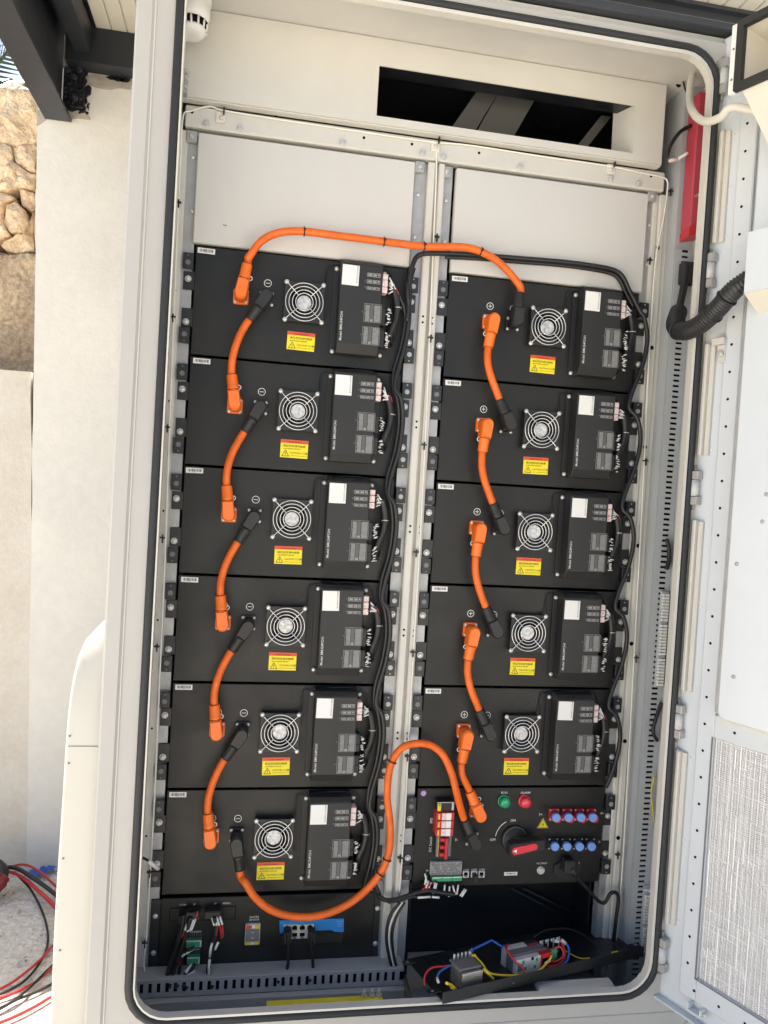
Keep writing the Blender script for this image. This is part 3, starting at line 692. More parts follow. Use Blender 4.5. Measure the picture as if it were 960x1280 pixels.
def make_module():
    t = empty('battery_module', (0, 0, 0), 'x', 'battery module', 'black battery modules racked in the cabinet')
    panel(t); ears(t); serial(t, .0052, .0395, .2062, .2168)
    socket(t, .0945, .126, 'orangeplug', 'positive_socket'); socket(t, .146, .1265, 'blackbox', 'negative_socket')
    polarity(t, .147, .1598, False); polarity(t, .0945, .1608, True)
    # cooling fan
    cx, cz = .2225, .1242; H = .0405
    g = G(); ou = rrect(cx-H, cx+H, cz-H, cz+H, .004, 7); inn = [(cx+.0372*math.cos(R_(270+12.86*i+1)), cz+.0372*math.sin(R_(270+12.86*i+1))) for i in range(28)]
    # square frame with a round bore
    inn = []
    for (x, z) in ou:
        d = Vector((x-cx, z-cz)).normalized()*.0372; inn.append((cx+d.x, cz+d.y))
    g.ringprism(ou, inn, -.0185, -.0005); fan = L(g, 'fan', 'blackbox', t)
    g = G(); g.lathe([(.037, 0), (.037, .0006)], (cx, -.0008, cz), n=24)
    for i in range(9):
        a = 2*math.pi*i/9; vs = []
        for r, w, yy in ((.014, .30, 0), (.025, .40, .001), (.035, .46, .002)):
            for sg in (-1, 1):
                an = a+sg*w*.5+.15*(r/.035); vs.append((cx+r*math.cos(an), -.006-yy-sg*.0035, cz+r*math.sin(an)))
        g.add(vs, [(0, 1, 3, 2), (2, 3, 5, 4)], True)
    L(g, 'fan_blades', 'blade', fan)
    g = G(); g.lathe([(.0150, 0), (.0150, .012), (.0142, .0128)], (cx, -.003, cz), n=22); L(g, 'fan_hub', 'hub', fan)
    g = G(); yg = -.0215
    for r in (.0385, .0315, .0245, .0178): g.ring((cx, yg, cz), r, .00085, n=36, m=6)
    for a in (45, 135, 225, 315):
        d = Vector((math.cos(R_(a)), 0, math.sin(R_(a)))); o = Vector((cx, yg-.0012, cz)); g.tube([o+d*.0165, o+d*.047, o+d*.0525+Vector((0, .0012, 0))], .0009, 6)
    L(g, 'fan_guard', 'chrome', fan)
    for dx in (-.0376, .0376):
        for dz in (-.0382, .0382):
            g = G(); g.lathe([(.0050, 0), (.0048, .0025), (.003, .004), (.001, .0044)], (cx+dx, -.0185, cz+dz), n=12); L(g, 'screw', 'screw', fan)
    # warning label
    x0, x1, z0, z1 = .1922, .2493, .0282, .0655; y = -.0007
    g = G(); g.box(x0, x1, y, .0004, z0, z1); w = L(g, 'warning_label', 'yellow', t)
    g = G(); g.box(x0+.0002, x1-.0002, y-.0003, y+.0002, z1-.0072, z1-.0002); L(g, 'red_header', 'redfilm', w)
    g = G(); yy = y-.0006
    g.text('DANGER WARNING', .0024, ((x0+x1)/2, yy, z1-.0055), align='CENTER')
    g.text('高压危险请勿触摸', .0036, ((x0+x1)/2, yy, z1-.0148), align='CENTER', sx=1.15)
    g.text('▲ 断开电源后方可维护操作', .0021, (x0+.006, yy, z1-.0198))
    g.text('CAUTION 小心触电', .0036, (x0+.021, yy, z0+.0088), sx=.92)
    g.text('HIGH VOLTAGE DO NOT TOUCH', .0018, (x0+.022, yy, z0+.0038))
    tx, tz = x0+.0108, z0+.003
    for a, b in (((tx-.0072, tz), (tx+.0072, tz)), ((tx+.0072, tz), (tx, tz+.0125)), ((tx, tz+.0125), (tx-.0072, tz))):
        d = Vector((b[0]-a[0], b[1]-a[1])).normalized()*.0005; nn = Vector((-d.y, d.x))
        g.add([(a[0]-nn.x, yy, a[1]-nn.y), (b[0]-nn.x, yy, b[1]-nn.y), (b[0]+nn.x, yy, b[1]+nn.y), (a[0]+nn.x, yy, a[1]+nn.y)], [(0, 1, 2, 3)])
    g.text('!', .0065, (tx, yy, tz+.0018), align='CENTER', bold=.02)
    L(g, 'label_print', 'ink', w)
    # control unit
    g = G(); g.prism(rrect(.2805, .3925, .0275, .2095, .004, 4), -.0035, .0003); bp = L(g, 'control_unit', 'blackbox', t)
    for x in (.2865, .3872):
        for z in (.0325, .2035):
            g = G(); g.lathe([(.0048, 0), (.0046, .003), (.003, .0045), (.001, .005)], (x, -.0035, z), n=12); L(g, 'screw', 'screw', bp)
    xa, xb, yb_ = .2912, .3785, -.0405
    sec = [(-.003, .0255), (-.030, .0265), (yb_+.001, .0425), (yb_, .0445), (yb_, .2055), (yb_+.0015, .2085), (-.030, .2155), (-.012, .2185), (-.003, .2185)]
    g = G(); nS = len(sec); ins = .0012
    vs = [(xa, min(a+ins, -.003), b) for a, b in sec]+[(xa+ins, a, b) for a, b in sec]+[(xb-ins, a, b) for a, b in sec]+[(xb, min(a+ins, -.003), b) for a, b in sec]
    fs = [tuple(range(nS)), tuple(range(4*nS-1, 3*nS-1, -1))]
    for k in range(3):
        for i in range(nS): fs.append((k*nS+i, k*nS+(i+1) % nS, (k+1)*nS+(i+1) % nS, (k+1)*nS+i))
    g.add(vs, [f[::-1] for f in fs]); L(g, 'unit_cover', 'blackbox', t)
    yq = yb_-.0004
    g = G(); g.box(.2940, .3285, yq-.0003, yb_+.0003, .1625, .2035); st = L(g, 'rating_sticker', 'white', t)
    g = G(); g.text('BMU24PCH1 2312040087', .0026, (.3262, yq-.0006, .168), (0, 0, 1), (-1, 0, 0), sx=.95)
    L(g, 'sticker_print', 'ink', st)
    g = G(); g.text('Model: BMU24PCH1', .0050, (.3003, yq, .0500), (0, 0, 1), (-1, 0, 0), bold=.008, sx=1.02); L(g, 'model_lettering', 'print', t)
    for k, (za, zb_) in enumerate(((.1845, .1922), (.1708, .1782), (.1582, .1640))):
        g = G(); g.ringprism(sq(.3462, .3735, za, zb_), sq(.3472, .3725, za+.001, zb_-.001), yq-.0002, yb_+.0002)
        g.quad(*[(x, yq, z) for x, z in sq(.3485, .3565, za+.0018, zb_-.0018)]); g.quad(*[(x, yq, z) for x, z in sq(.3585, .366, za+.0018, zb_-.0018)]); g.quad(*[(x, yq, z) for x, z in sq(.368, .3715, za+.0025, zb_-.0018)])
        g.text(str(k+1), .0032, (.3428, yq, za+.003), align='CENTER'); L(g, 'fuse_table_print', 'print' if k < 0 else 'greyprint', t)
    random.seed(5)
    for k, (xl, za, zb_) in enumerate(((.3437, .0922, .1298), (.3426, .0462, .0826))):
        g = G(); xr_ = xl+.0362
        g.ringprism(sq(xl, xr_, za, zb_), sq(xl+.0006, xr_-.0006, za+.0006, zb_-.0006), yq-.0002, yb_+.0002)
        for (a, b) in ((.002, .0115), (.0205, .0342)):
            z = za+.0018
            while z < zb_-.0025:
                w0 = random.uniform(0, .001); g.quad((xl+a+w0, yq, z), (xl+b, yq, z), (xl+b, yq, z+.0017), (xl+a+w0, yq, z+.0017)); z += .0024
        g2 = G(); g2.quad(*[(x, yq+.0001, z) for x, z in sq(xl+.0125, xl+.0195, za+.0015, zb_-.0015)]); L(g2, 'table_column', 'dimgrey', t)
        g.quad(*[(x, yq-.0001, z) for x, z in sq(xl+.013, xl+.019, za+.0015, za+.006)]); g.text(str(5-k), .003, (xl-.0035, yq, (za+zb_)/2), align='CENTER'); L(g, 'pin_table_print', 'greyprint', t)
    # plugs on the right flank of the unit
    for z0, z1 in ((.1835, .1948), (.1692, .1825), (.1560, .1682)):
        g = G(); g.box(.3785, .3905, -.036, -.012, z0, z1, .001); L(g, 'white_plug', 'pink', t)
    for z0, z1 in ((.0895, .1262), (.0452, .0812)):
        g = G(); g.box(.3785, .3900, -.032, -.010, z0, z1, .001); g.box(.3790, .3890, -.0335, -.031, z0+.004, z0+.015); g.box(.3790, .3890, -.0335, -.031, z0+.019, z1-.004); L(g, 'black_plug', 'blackbox', t)
    g, h = small_wiring(11); L(g, 'marker_sleeves', 'sleeve', t, kind='stuff'); L(h, 'plug_wires', 'cable', t, kind='stuff')
    g = G()
    for i, (zz, yy) in enumerate(((.173, -.027), (.166, -.022), (.160, -.018))): g.tube(spline([(.4065, yy, zz-.001), (.4125, yy, zz-.006), (.418, yy+.004, zz-.020)], 4), .0010, 5)
    L(g, 'red_wires', 'wirered', t, kind='stuff')
    g = G(); g.tube(spline([(.406, -.022, .176), (.4125, -.020, .160), (.4170, -.019, .135), (.4145, -.018, .110), (.409, -.018, .095), (.403, -.017, .075), (.4035, -.015, .058)], 5), .0080, 10)
    g.tube(spline([(.404, -.014, .055), (.4095, -.016, .075), (.4165, -.015, .100), (.4195, -.014, .13), (.416, -.014, .158), (.409, -.018, .176)], 5), .0052, 8)
    L(g, 'wire_bundle', 'cable', t)
    g = G(); g.ring((.4172, -.019, .1315), .0076, .0011, (0, .1, 1), 14, 5); L(g, 'cable_tie', 'screw', t)
    g = G(); g.tube(spline([(.2615, -.0155, .160), (.2645, -.012, .170), (.2655, -.006, .185), (.2668, -.006, .203), (.272, -.007, .2105), (.284, -.006, .2125), (.300, -.010, .2155), (.33, -.012, .2195), (.365, -.012, .2195), (.388, -.010, .2140), (.399, -.010, .205), (.404, -.013, .190), (.408, -.018, .175)], 5), .0014, 6)
    L(g, 'fan_lead', 'cable', t)
    for x, z in ((.212, .012), (.345, .012), (.205, .188), (.243, .188)):
        g = G(); g.lathe([(.0022, 0), (.002, .0008)], (x, -.0001, z), n=10); L(g, 'rivet', 'blackbox', t)
    return t
PITCH_ = PH
lab = [['lowest black battery module of the left column, right above the network panel', 'second battery module from the bottom of the left column', 'third battery module from the bottom of the left column', 'third battery module from the top of the left column', 'second battery module from the top of the left column', 'topmost battery module of the left column, under the left blank panel'],
       [None, 'lowest battery module of the right column, right above the breaker control box', 'second battery module from the bottom of the right column', 'middle battery module of the five in the right column', 'second battery module from the top of the right column', 'topmost battery module of the right column, under the right blank panel']]
proto = make_module(); first = True; MOD = {}
for c in (0, 1):
    for r in range(6):
        if lab[c][r] is None: continue
        o = proto if first else copy_tree(proto)
        if not first:
            rj = random.Random(c*10+r)
            for ch in o.children:
                nm = ch.name.split('.')[0]
                if nm in ('marker_sleeves', 'plug_wires'):
                    gg = small_wiring(100+c*10+r)[0 if nm == 'marker_sleeves' else 1]
                    me = bpy.data.meshes.new(nm); me.from_pydata([tuple(v) for v in gg.v], [], gg.f); me.polygons.foreach_set('use_smooth', gg.s); me.materials.append(ch.data.materials[0]); ch.data = me
                elif nm == 'warning_label': jitter(ch, .22, .047, rj.uniform(-.02, .02), rj.uniform(-.0012, .0012), rj.uniform(-.001, .001))
                elif nm == 'serial_label': jitter(ch, .022, .211, rj.uniform(-.02, .02), rj.uniform(-.0015, .0015), rj.uniform(-.0008, .0008))
                elif nm == 'rating_sticker': jitter(ch, .311, .183, rj.uniform(-.02, .02), rj.uniform(-.0008, .0008), rj.uniform(-.001, .001))
                elif nm == 'fan':
                    for q in ch.children:
                        if q.name.split('.')[0] in ('fan_blades', 'fan_hub'): jitter(q, .2225, .1242, rj.uniform(0, 6.28), 0, 0)
                elif nm == 'wire_bundle': jitter(ch, .41, .12, rj.uniform(-.05, .05), rj.uniform(-.0015, .001), rj.uniform(-.002, .002))
        first = False; o.location = (c*.528, 0, r*PH); o['label'] = lab[c][r]; MOD[(c, r)] = o

# ================================================================ BREAKER CONTROL BOX (right column, lowest bay)
cb = empty('control_box', (.528, 0, 0), 'black breaker control box with red rotary handle, lamps and blue capped sockets', 'control box')
panel(cb); ears(cb)
def cz(u, v, y=0):
    """photograph detail (3x enlargement from 480,960) to the box's own coordinates"""
    p = at(480+u/3, 960+v/3, y); return p.x-.528, p.z
x, z = cz(148, 95); g = G(); g.lathe([(.0062, 0), (.0062, .0006)], (x, 0, z), n=18); s_ = L(g, 'round_sticker', 'purple', cb)
g = G(); g.annulus((x, -.0008, z), .0022, .0030, 16); L(g, 'sticker_ring', 'print', s_)
a = cz(190, 250, -.02); b = cz(262, 160, -.02)
X0, X1, Z0, Z1 = a[0], b[0], a[1], b[1]
g = G(); g.box(X0, X1, -.026, .0005, Z0, Z1, .001); sp = L(g, 'surge_arrester', 'red', cb)
for i in range(3):
    zz = Z0+(Z1-Z0)*i/3; h = (Z1-Z0)/3
    g = G(); g.box(X0+.001, X1-.001, -.030, -.0255, zz+.0006, zz+h-.0006, .0008); md = L(g, 'arrester_cartridge', 'red', cb)
    g = G(); g.box(X0+(X1-X0)*.52, X0+(X1-X0)*.80, -.0306, -.0295, zz+.0012, zz+h-.0012); L(g, 'cartridge_label', 'white', md)
    g = G(); g.box(X0+(X1-X0)*.28, X0+(X1-X0)*.51, -.0306, -.0295, zz+.0014, zz+h-.0014); L(g, 'cartridge_label', 'pink', md)
    g = G(); g.box(X0+.003, X0+.0065, -.0306, -.0295, zz+.003, zz+h-.003); L(g, 'cartridge_label', 'wireyellow', md)
    g = G(); g.text('SPD', .003, (X0+(X1-X0)*.30, -.0309, zz+.0045)); L(g, 'cartridge_print', 'white', md)
a = cz(196, 158, -.02); b = cz(262, 124, -.02)
g = G(); g.box(a[0], b[0], -.024, .0005, Z1+.0006, b[1], .001); bs = L(g, 'arrester_base', 'ink', cb)
g = G(); g.box(a[0], b[0], -.0246, -.0238, b[1]-.002, b[1]-.0006); g.box(b[0]-.005, b[0]-.0005, -.0248, -.0238, Z1+.003, b[1]-.002); L(g, 'clear_edge', 'grey', bs)
g = G(); g.box(a[0]+.001, a[0]+.009, -.027, -.0238, Z1+.0015, b[1]-.0025, .001); L(g, 'yellow_tab', 'wireyellow', bs)
g = G(); g.lathe([(.002, 0), (.0018, .001)], (a[0]+.005, -.027, b[1]-.006), n=10); L(g, 'tab_lamp', 'greenlamp', bs)
a = cz(190, 333, -.02); b = cz(256, 252, -.02); X0, X1, Y0, Y1 = a[0], b[0], a[1], Z0-.0006
g = G(); g.box(X0, X1, -.022, .0005, Y0, Y1, .001); br = L(g, 'dc_breaker', 'ink', cb)
for i in range(3):
    h = (Y1-Y0)/3; zz = Y0+h*i
    g = G(); g.box(X0+.008, X0+.017, -.034, -.0215, zz+h*.42, zz+h*.86, .001); L(g, 'toggle', 'red', br)
g = G(); g.box(X0+.0175, X0+.024, -.036, -.0215, Y0+.001, Y1-.0015, .001); L(g, 'toggle_bar', 'red', br)
g = G(); g.box(X0+.001, X0+.0065, -.0226, -.0216, Y0+.002, Y1-.002); g.box(X0+.028, X1-.002, -.0226, -.0216, Y0+.002, Y1-.002); L(g, 'breaker_print', 'midgrey', br)
g = G(); g.box(X0+.0055, X0+.0065, -.023, -.0216, Y0+.001, Y1-.001); L(g, 'din_edge', 'brass', br)
pr = G()
def ptxt(s, u, v, size, vert=False, al='CENTER', bold=.004):
    x, z = cz(u, v)
    if vert: pr.text(s, size, (x+size*.5, -.0006, z), (0, 0, 1), (-1, 0, 0), al, bold)
    else: pr.text(s, size, (x, -.0006, z-size*.5), (1, 0, 0), (0, 0, 1), al, bold)
ptxt('SPD', 177, 197, .0055, True); ptxt('DC Switch', 174, 286, .0055, True); ptxt('B-', 272, 268, .006); ptxt('RUN', 451, 92, .0052); ptxt('ALARM', 530, 92, .0052)
ptxt('ON', 484, 196, .0056); ptxt('OFF', 408, 268, .0056); ptxt('P+', 588, 174, .0055); ptxt('P+', 818, 170, .0055); ptxt('P-', 809, 277, .0055); ptxt('AC START', 592, 357, .0040)
ptxt('COM1', 308, 381, .0034); ptxt('COM2', 338, 380, .0034); ptxt('COM3', 367, 380, .0034); ptxt('SPI', 162, 384, .0034); ptxt('AC INPUT', 730, 370, .0036, True)
x, z = cz(492, 272, -.01); pr.annulus((x, -.0006, z), .0425, .0440, 16, 118, 172)
pr.build('panel_lettering', MT['white'], cb, local=True)
for (u, v, m, nm) in ((454, 130, 'greenlamp', 'run_lamp'), (532, 130, 'redlamp', 'alarm_lamp')):
    x, z = cz(u, v, -.012); g = G(); g.lathe([(.0145, 0), (.0145, .004), (.0125, .0055)], (x, 0, z), n=24); b_ = L(g, nm, m, cb)
    g = G(); g.lathe([(.0117, .004), (.0117, .014), (.0105, .017), (.006, .0185), (.001, .019)], (x, 0, z), n=24); L(g, 'lens', m, b_)
# rotary handle
x, z = cz(494, 272, -.012)
g = G(); g.lathe([(.030, 0), (.030, .006), (.0285, .008), (.0265, .008), (.0255, .012), (.0165, .013), (.016, .03), (.0145, .032)], (x, 0, z), n=40); rt = L(g, 'rotary_switch', 'blackbox', cb)
g = G(); g.annulus((x, -.0083, z), .0270, .0279, 24, 20, 330); L(g, 'dial_print', 'midgrey', rt)
a = cz(470, 308, -.045); b = cz(602, 285, -.045)
def hp_(f0, f1): return (a[0]+(b[0]-a[0])*f0, a[1]+(b[1]-a[1])*f0+f1)
out_ = [hp_(0, -.012), hp_(.06, -.0165), hp_(.2, -.0165), hp_(.95, -.0125), hp_(1, -.010), hp_(1, .010), hp_(.95, .0125), hp_(.3, .0135), hp_(.1, .015), hp_(0, .011)]
g = G(); cxm = sum(p[0] for p in out_)/10; czm = sum(p[1] for p in out_)/10
g.prism(out_, -.046, -.026); sm = [(cxm+(p[0]-cxm)*.93, czm+(p[1]-czm)*.86) for p in out_]; n = 10
g.add([(p[0], -.046, p[1]) for p in out_]+[(p[0], -.050, p[1]) for p in sm], [(i, (i+1) % n, n+(i+1) % n, n+i) for i in range(n)]+[tuple(range(n, 2*n))])
hd = L(g, 'switch_handle', 'blackbox', cb)
g = G(); q0, q1 = hp_(.06, 0), hp_(.76, 0)
rr = []
for i in range(9): t = R_(90+180*i/8); rr.append((q0[0]+.0075+.0085*math.cos(t), q0[1]+.0085*math.sin(t)))
for i in range(9): t = R_(-90+180*i/8); rr.append((q1[0]-.0065+.0072*math.cos(t), q1[1]+.0072*math.sin(t)))
g.prism(rr, -.0525, -.0495); ri = L(g, 'red_insert', 'redlamp', hd)
g = G(); g.add([(q0[0]+.001, -.0528, q0[1]), (q0[0]+.0095, -.0528, q0[1]-.0042), (q0[0]+.0095, -.0528, q0[1]+.0046)], [(0, 1, 2)]); L(g, 'arrow_mark', 'white', ri)
# electric hazard triangle
x, z = cz(595, 212)
def tri(g, x, z, r, y): g.add([(x-r*.95, y, z-r*.55), (x+r*.95, y, z-r*.55), (x, y, z+r*1.05)], [(0, 1, 2)])
g = G(); tri(g, x, z, .0145, -.0006); hz = L(g, 'hazard_sign', 'wireyellow', cb)
g = G(); tri(g, x, z, .0122, -.0009); tri(g, x, z+.0001, .0107, -.0009); L(g, 'sign_border', 'ink', hz)
g = G(); tri(g, x, z, .0108, -.0012); L(g, 'sign_field', 'yellow', hz)
g = G(); g.add([(x+.001, -.0015, z+.0066), (x-.0022, -.0015, z+.0004), (x+.0002, -.0015, z+.0008), (x-.0008, -.0015, z-.0048), (x+.0026, -.0015, z+.0018), (x+.0004, -.0015, z+.0013)], [(0, 1, 2), (0, 2, 5), (5, 2, 3), (5, 3, 4)]); L(g, 'lightning_bolt', 'ink', hz)
# capped output sockets
for row, (m, v0, cv) in enumerate((('red', 174, 187), ('ink', 283, 296))):
    for i in range(4):
        u = (637, 685, 730, 775)[i]-(0 if row == 0 else 4); x, z = cz(u, v0, -.003)
        g = G(); g.prism(rrect(x-.0118, x+.0118, z-.0135, z+.0135, .002, 3), -.005, .0005); g.lathe([(.0105, 0), (.0105, .012), (.0085, .0125), (.0085, .0215)], (x, -.005, z-.001), n=20); so_ = L(g, 'output_socket', m, cb)
        for dx in (-.009, .009):
            for dz in (-.0105, .0105): g = G(); screw(g, x+dx, -.005, z+dz, .002, .0015); L(g, 'screw', 'screw', so_)
        u2 = (647, 693, 740, 785)[i]-(0 if row == 0 else 5); x, z = cz(u2, cv, -.036)
        g = G(); g.lathe([(.0094, .027), (.0094, .036), (.0085, .0375)], (x, 0, z), n=22); L(g, 'blue_cap', 'blue', so_)
# terminal block, data ports, label, button, inlet
a = cz(174, 404, -.01); b = cz(294, 353, -.01)
g = G(); g.box(a[0], b[0], -.009, .0005, a[1], b[1], .0008); tb = L(g, 'terminal_block', 'grey', cb)
random.seed(4); g = G(); g2 = G()
x = a[0]+.002
while x < b[0]-.002:
    zz = a[1]+.002
    while zz < b[1]-.002:
        h = random.uniform(.002, .006)
        if random.random() < .8: g.quad((x, -.0094, zz), (x+.0016, -.0094, zz), (x+.0016, -.0094, min(zz+h, b[1]-.001)), (x, -.0094, min(zz+h, b[1]-.001)))
        zz += h+.0012
    x += .0026
L(g, 'terminal_print', 'dimgrey', tb)
g = G(); g.box(a[0]+.0005, b[0]-.0005, -.0092, -.0088, a[1]+.001, b[1]-.001); L(g, 'printed_plate', 'greyprint', tb)
c = cz(178, 426, -.014)
for k in range(3):
    xa_ = c[0]+(b[0]-c[0])*k/3
    g = G(); g.box(xa_+.0003, xa_+(b[0]-c[0])/3-.0003, -.016, -.001, c[1], a[1]-.0006, .0008); gp = L(g, 'green_plug', 'green', cb)
    g = G(); g.box(xa_+.001, xa_+(b[0]-c[0])/3-.001, -.0164, -.0155, a[1]-.0028, a[1]-.0008); L(g, 'plug_edge', 'sleeve', gp)
for k, u in enumerate((307, 338, 366)):
    x, z = cz(u, 399, -.004); g = G(); g.ringprism(sq(x-.0066, x+.0066, z-.0068, z+.0068), sq(x-.0048, x+.0048, z-.0040, z+.0052), -.005, .0004); dp = L(g, 'data_port', 'sleeve', cb)
    g = G(); g.box(x-.0048, x+.0048, -.0012, -.0002, z-.004, z+.0052); g.box(x-.002, x+.002, -.0054, -.0048, z-.0055, z-.004); L(g, 'port_hole', 'hole', dp)
    if k == 1: g = G(); g.box(x-.0046, x+.0046, -.020, -.001, z-.010, z+.0035, .001); L(g, 'port_plug', 'ink', dp)
a = cz(450, 403); b = cz(500, 389); serial(cb, a[0], b[0], a[1], b[1])
x, z = cz(590, 386, -.005); g = G(); g.lathe([(.0092, 0), (.0092, .003), (.0078, .0045), (.0078, .003), (.0070, .003), (.0070, .006), (.006, .0068)], (x, 0, z), n=22); sb = L(g, 'start_button', 'screw', cb)
x, z = cz(682, 378); hx = [(x-.030, z-.007), (x-.030, z+.010), (x-.012, z+.022), (x+.011, z+.021), (x+.030, z+.010), (x+.030, z-.010), (x+.012, z-.021), (x-.013, z-.018)]
g = G(); g.prism(hx, -.005, .0004); ib = L(g, 'power_inlet', 'blackbox', cb)
g = G(); screw(g, x-.018, -.005, z+.003, .003, .002); L(g, 'screw', 'ear', ib)
for x, z in ((cz(470, 428)), (cz(497, 90)), (cz(730, 425))):
    g = G(); g.lathe([(.0022, 0), (.002, .0008)], (x, -.0001, z), n=10); L(g, 'rivet', 'blackbox', cb)

# ================================================================ NETWORK PANEL (left column, below the modules)
npz0, npz1 = -.1545, -.0045
npn = empty('network_panel', (0, 0, npz0), 'black network panel with blue switch face, water sensor and green terminal plugs', 'network panel')
def nz_(u, v, y=0):
    """photograph detail (2.667x enlargement from 160,1080)"""
    p = at(160+u/2.6667, 1080+v/2.6667, y); return p.x, p.z-npz0
HH = npz1-npz0
g = G(); g.box(.0006, .448, 0, .003, 0, HH-.0015, .0012); L(g, 'front_panel', 'black', npn)
g = G(); g.box(.006, .44, .0032, .35, .004, HH-.006); L(g, 'case', 'black', npn)
for x0, x1 in ((-.0195, .0002), (.4485, .462)):
    g = G(); g.box(x0, x1, .002, .0055, .003, HH-.004, .0006); e = L(g, 'mounting_ear', 'ear', npn)
    for zz in (.035, .112):
        g = G(); screw(g, (x0+x1)/2, .002, zz, .0055, .004); L(g, 'screw', 'screw', e)
a = nz_(137, 191); b = nz_(360, 139); g = G(); g.ringprism(sq(a[0], b[0], a[1], b[1]), sq(a[0]+.0012, b[0]-.0012, a[1]+.0012, b[1]-.0012), -.0004, .001); L(g, 'slot_groove', 'hole', npn)
g = G(); g.box(a[0]+.0015, b[0]-.0015, -.0012, .0004, a[1]+.0015, b[1]-.0015, .0005); L(g, 'slot_cover', 'black', npn)
pr = G()
def ntxt(s, u, v, size, vert=False):
    x, z = nz_(u, v); pr.text(s, size, (x, -.0006, z-size*.5), align='CENTER', bold=.004)
ntxt('COM', 183, 135, .0042); ntxt('IP', 222, 134, .0042); ntxt('IP', 292, 131, .0042); ntxt('MBMU', 329, 130, .0042); ntxt('WATER', 421, 176, .0042); ntxt('SENSOR', 421, 185, .0042); ntxt('SWITCH', 560, 174, .0035)
pr.build('panel_lettering', MT['print'], npn, local=True)
# water sensor
a = nz_(388, 270, -.006); b = nz_(442, 199, -.006)
g = G(); g.box(a[0], b[0], -.008, .0004, a[1], b[1], .0012); ws = L(g, 'water_sensor', 'grey', npn)
w, h = b[0]-a[0], b[1]-a[1]
g = G(); g.box(a[0]+.0015, b[0]-.0015, -.0086, -.0078, a[1]+h*.18, b[1]-h*.2); L(g, 'sensor_window', 'midgrey', ws)
for (fx0, fx1, fz0, fz1, m) in ((.05, .42, .82, .96, 'redfilm'), (.45, .62, .83, .97, 'white'), (.65, .95, .80, .96, 'wireyellow'), (.06, .38, .03, .16, 'wireyellow'), (.42, .62, .03, .12, 'white'), (.66, .95, .03, .16, 'wireyellow'), (.42, .6, .34, .38, 'wireyellow'), (.44, .58, .60, .63, 'print')):
    g = G(); g.box(a[0]+w*fx0, a[0]+w*fx1, -.0092, -.0078, a[1]+h*fz0, a[1]+h*fz1); L(g, 'sensor_mark', m, ws)
# blue switch face with ports
bp_ = [nz_(u, v, -.002) for u, v in ((505, 189), (720, 182), (719, 227), (690, 226), (678, 220), (621, 222), (506, 231))]
g = G(); g.prism(bp_, -.0022, .0004); bf = L(g, 'switch_face', 'blueface', npn)
pr = G(); x, z = nz_(706, 200)
pr.text('ETHERNET', .0022, (x, -.0026, z+.006), align='CENTER'); pr.text('SWITCH', .0022, (x, -.0026, z+.001), align='CENTER'); pr.text('8 PORT', .0022, (x, -.0026, z-.004), align='CENTER'); L(pr, 'face_lettering', 'print', bf)
g = G(); x, z = nz_(709, 240); g.quad(*[(x+a_, -.0006, z+b_) for a_, b_ in sq(-.003, .003, -.007, .007)]); L(g, 'red_mark', 'maroon', bf)
a = nz_(510, 271, -.002); b = nz_(714, 233, -.002); g = G(); g.box(a[0], b[0], -.0015, .0004, a[1], b[1], .0005); L(g, 'switch_body', 'blackbox', npn)
for r, v in enumerate((215, 238)):
    for i in range(4):
        x, z = nz_(530+25.5*i, v-i*.8, -.006)
        g = G(); g.ringprism(sq(x-.0080, x+.0080, z-.0072, z+.0072), sq(x-.0056, x+.0056, z-.0050, z+.0050), -.0065, -.0015); pt = L(g, 'data_port', 'cream', npn)
        g = G(); g.box(x-.0056, x+.0056, -.0026, -.0016, z-.005, z+.005); g.box(x-.0022, x+.0022, -.0069, -.0064, *((z-.0066, z-.0045) if r else (z+.0045, z+.0066))); L(g, 'port_hole', 'hole', pt)
# green plugs
for (u0, u1, v0, v1, ut) in ((193, 246, 250, 277, 222), (196, 240, 306, 333, 281)):
    a = nz_(u0, v1, -.008); b = nz_(u1, v0, -.008)
    g = G(); g.box(a[0], b[0], -.012, .0004, a[1], b[1], .001); gp = L(g, 'green_plug', 'green', npn)
    g = G(); g.box(a[0]+.0005, b[0]-.0005, -.0125, -.0115, b[1]-.0022, b[1]-.0006); g.box(b[0]-.003, b[0]-.0004, -.0126, -.0115, a[1]+.001, b[1]-.002); L(g, 'plug_edge', 'sleeve', gp)
    for k in range(5):
        xx = a[0]+(b[0]-a[0])*(k+.5)/5; g = G(); g.lathe([(.0016, 0), (.0014, .0007)], (xx, -.012, a[1]+.003), n=8); L(g, 'plug_screw', 'zinc', gp)
    t0 = nz_(u0+6, ut+20 if ut == 222 else ut+18); t1 = nz_(u1-2, ut)
    g = G()
    for k in range(7):
        xx = t0[0]+(t1[0]-t0[0])*k/6; g.quad((xx-.0003, -.0005, t0[1]), (xx+.0003, -.0005, t0[1]), (xx+.0003, -.0005, t1[1]), (xx-.0003, -.0005, t1[1]))
    g.quad((t0[0]+.004, -.0006, t1[1]-.003), (t1[0], -.0006, t1[1]-.003), (t1[0], -.0006, t1[1]), (t0[0]+.004, -.0006, t1[1])); L(g, 'pin_print', 'greyprint', npn)

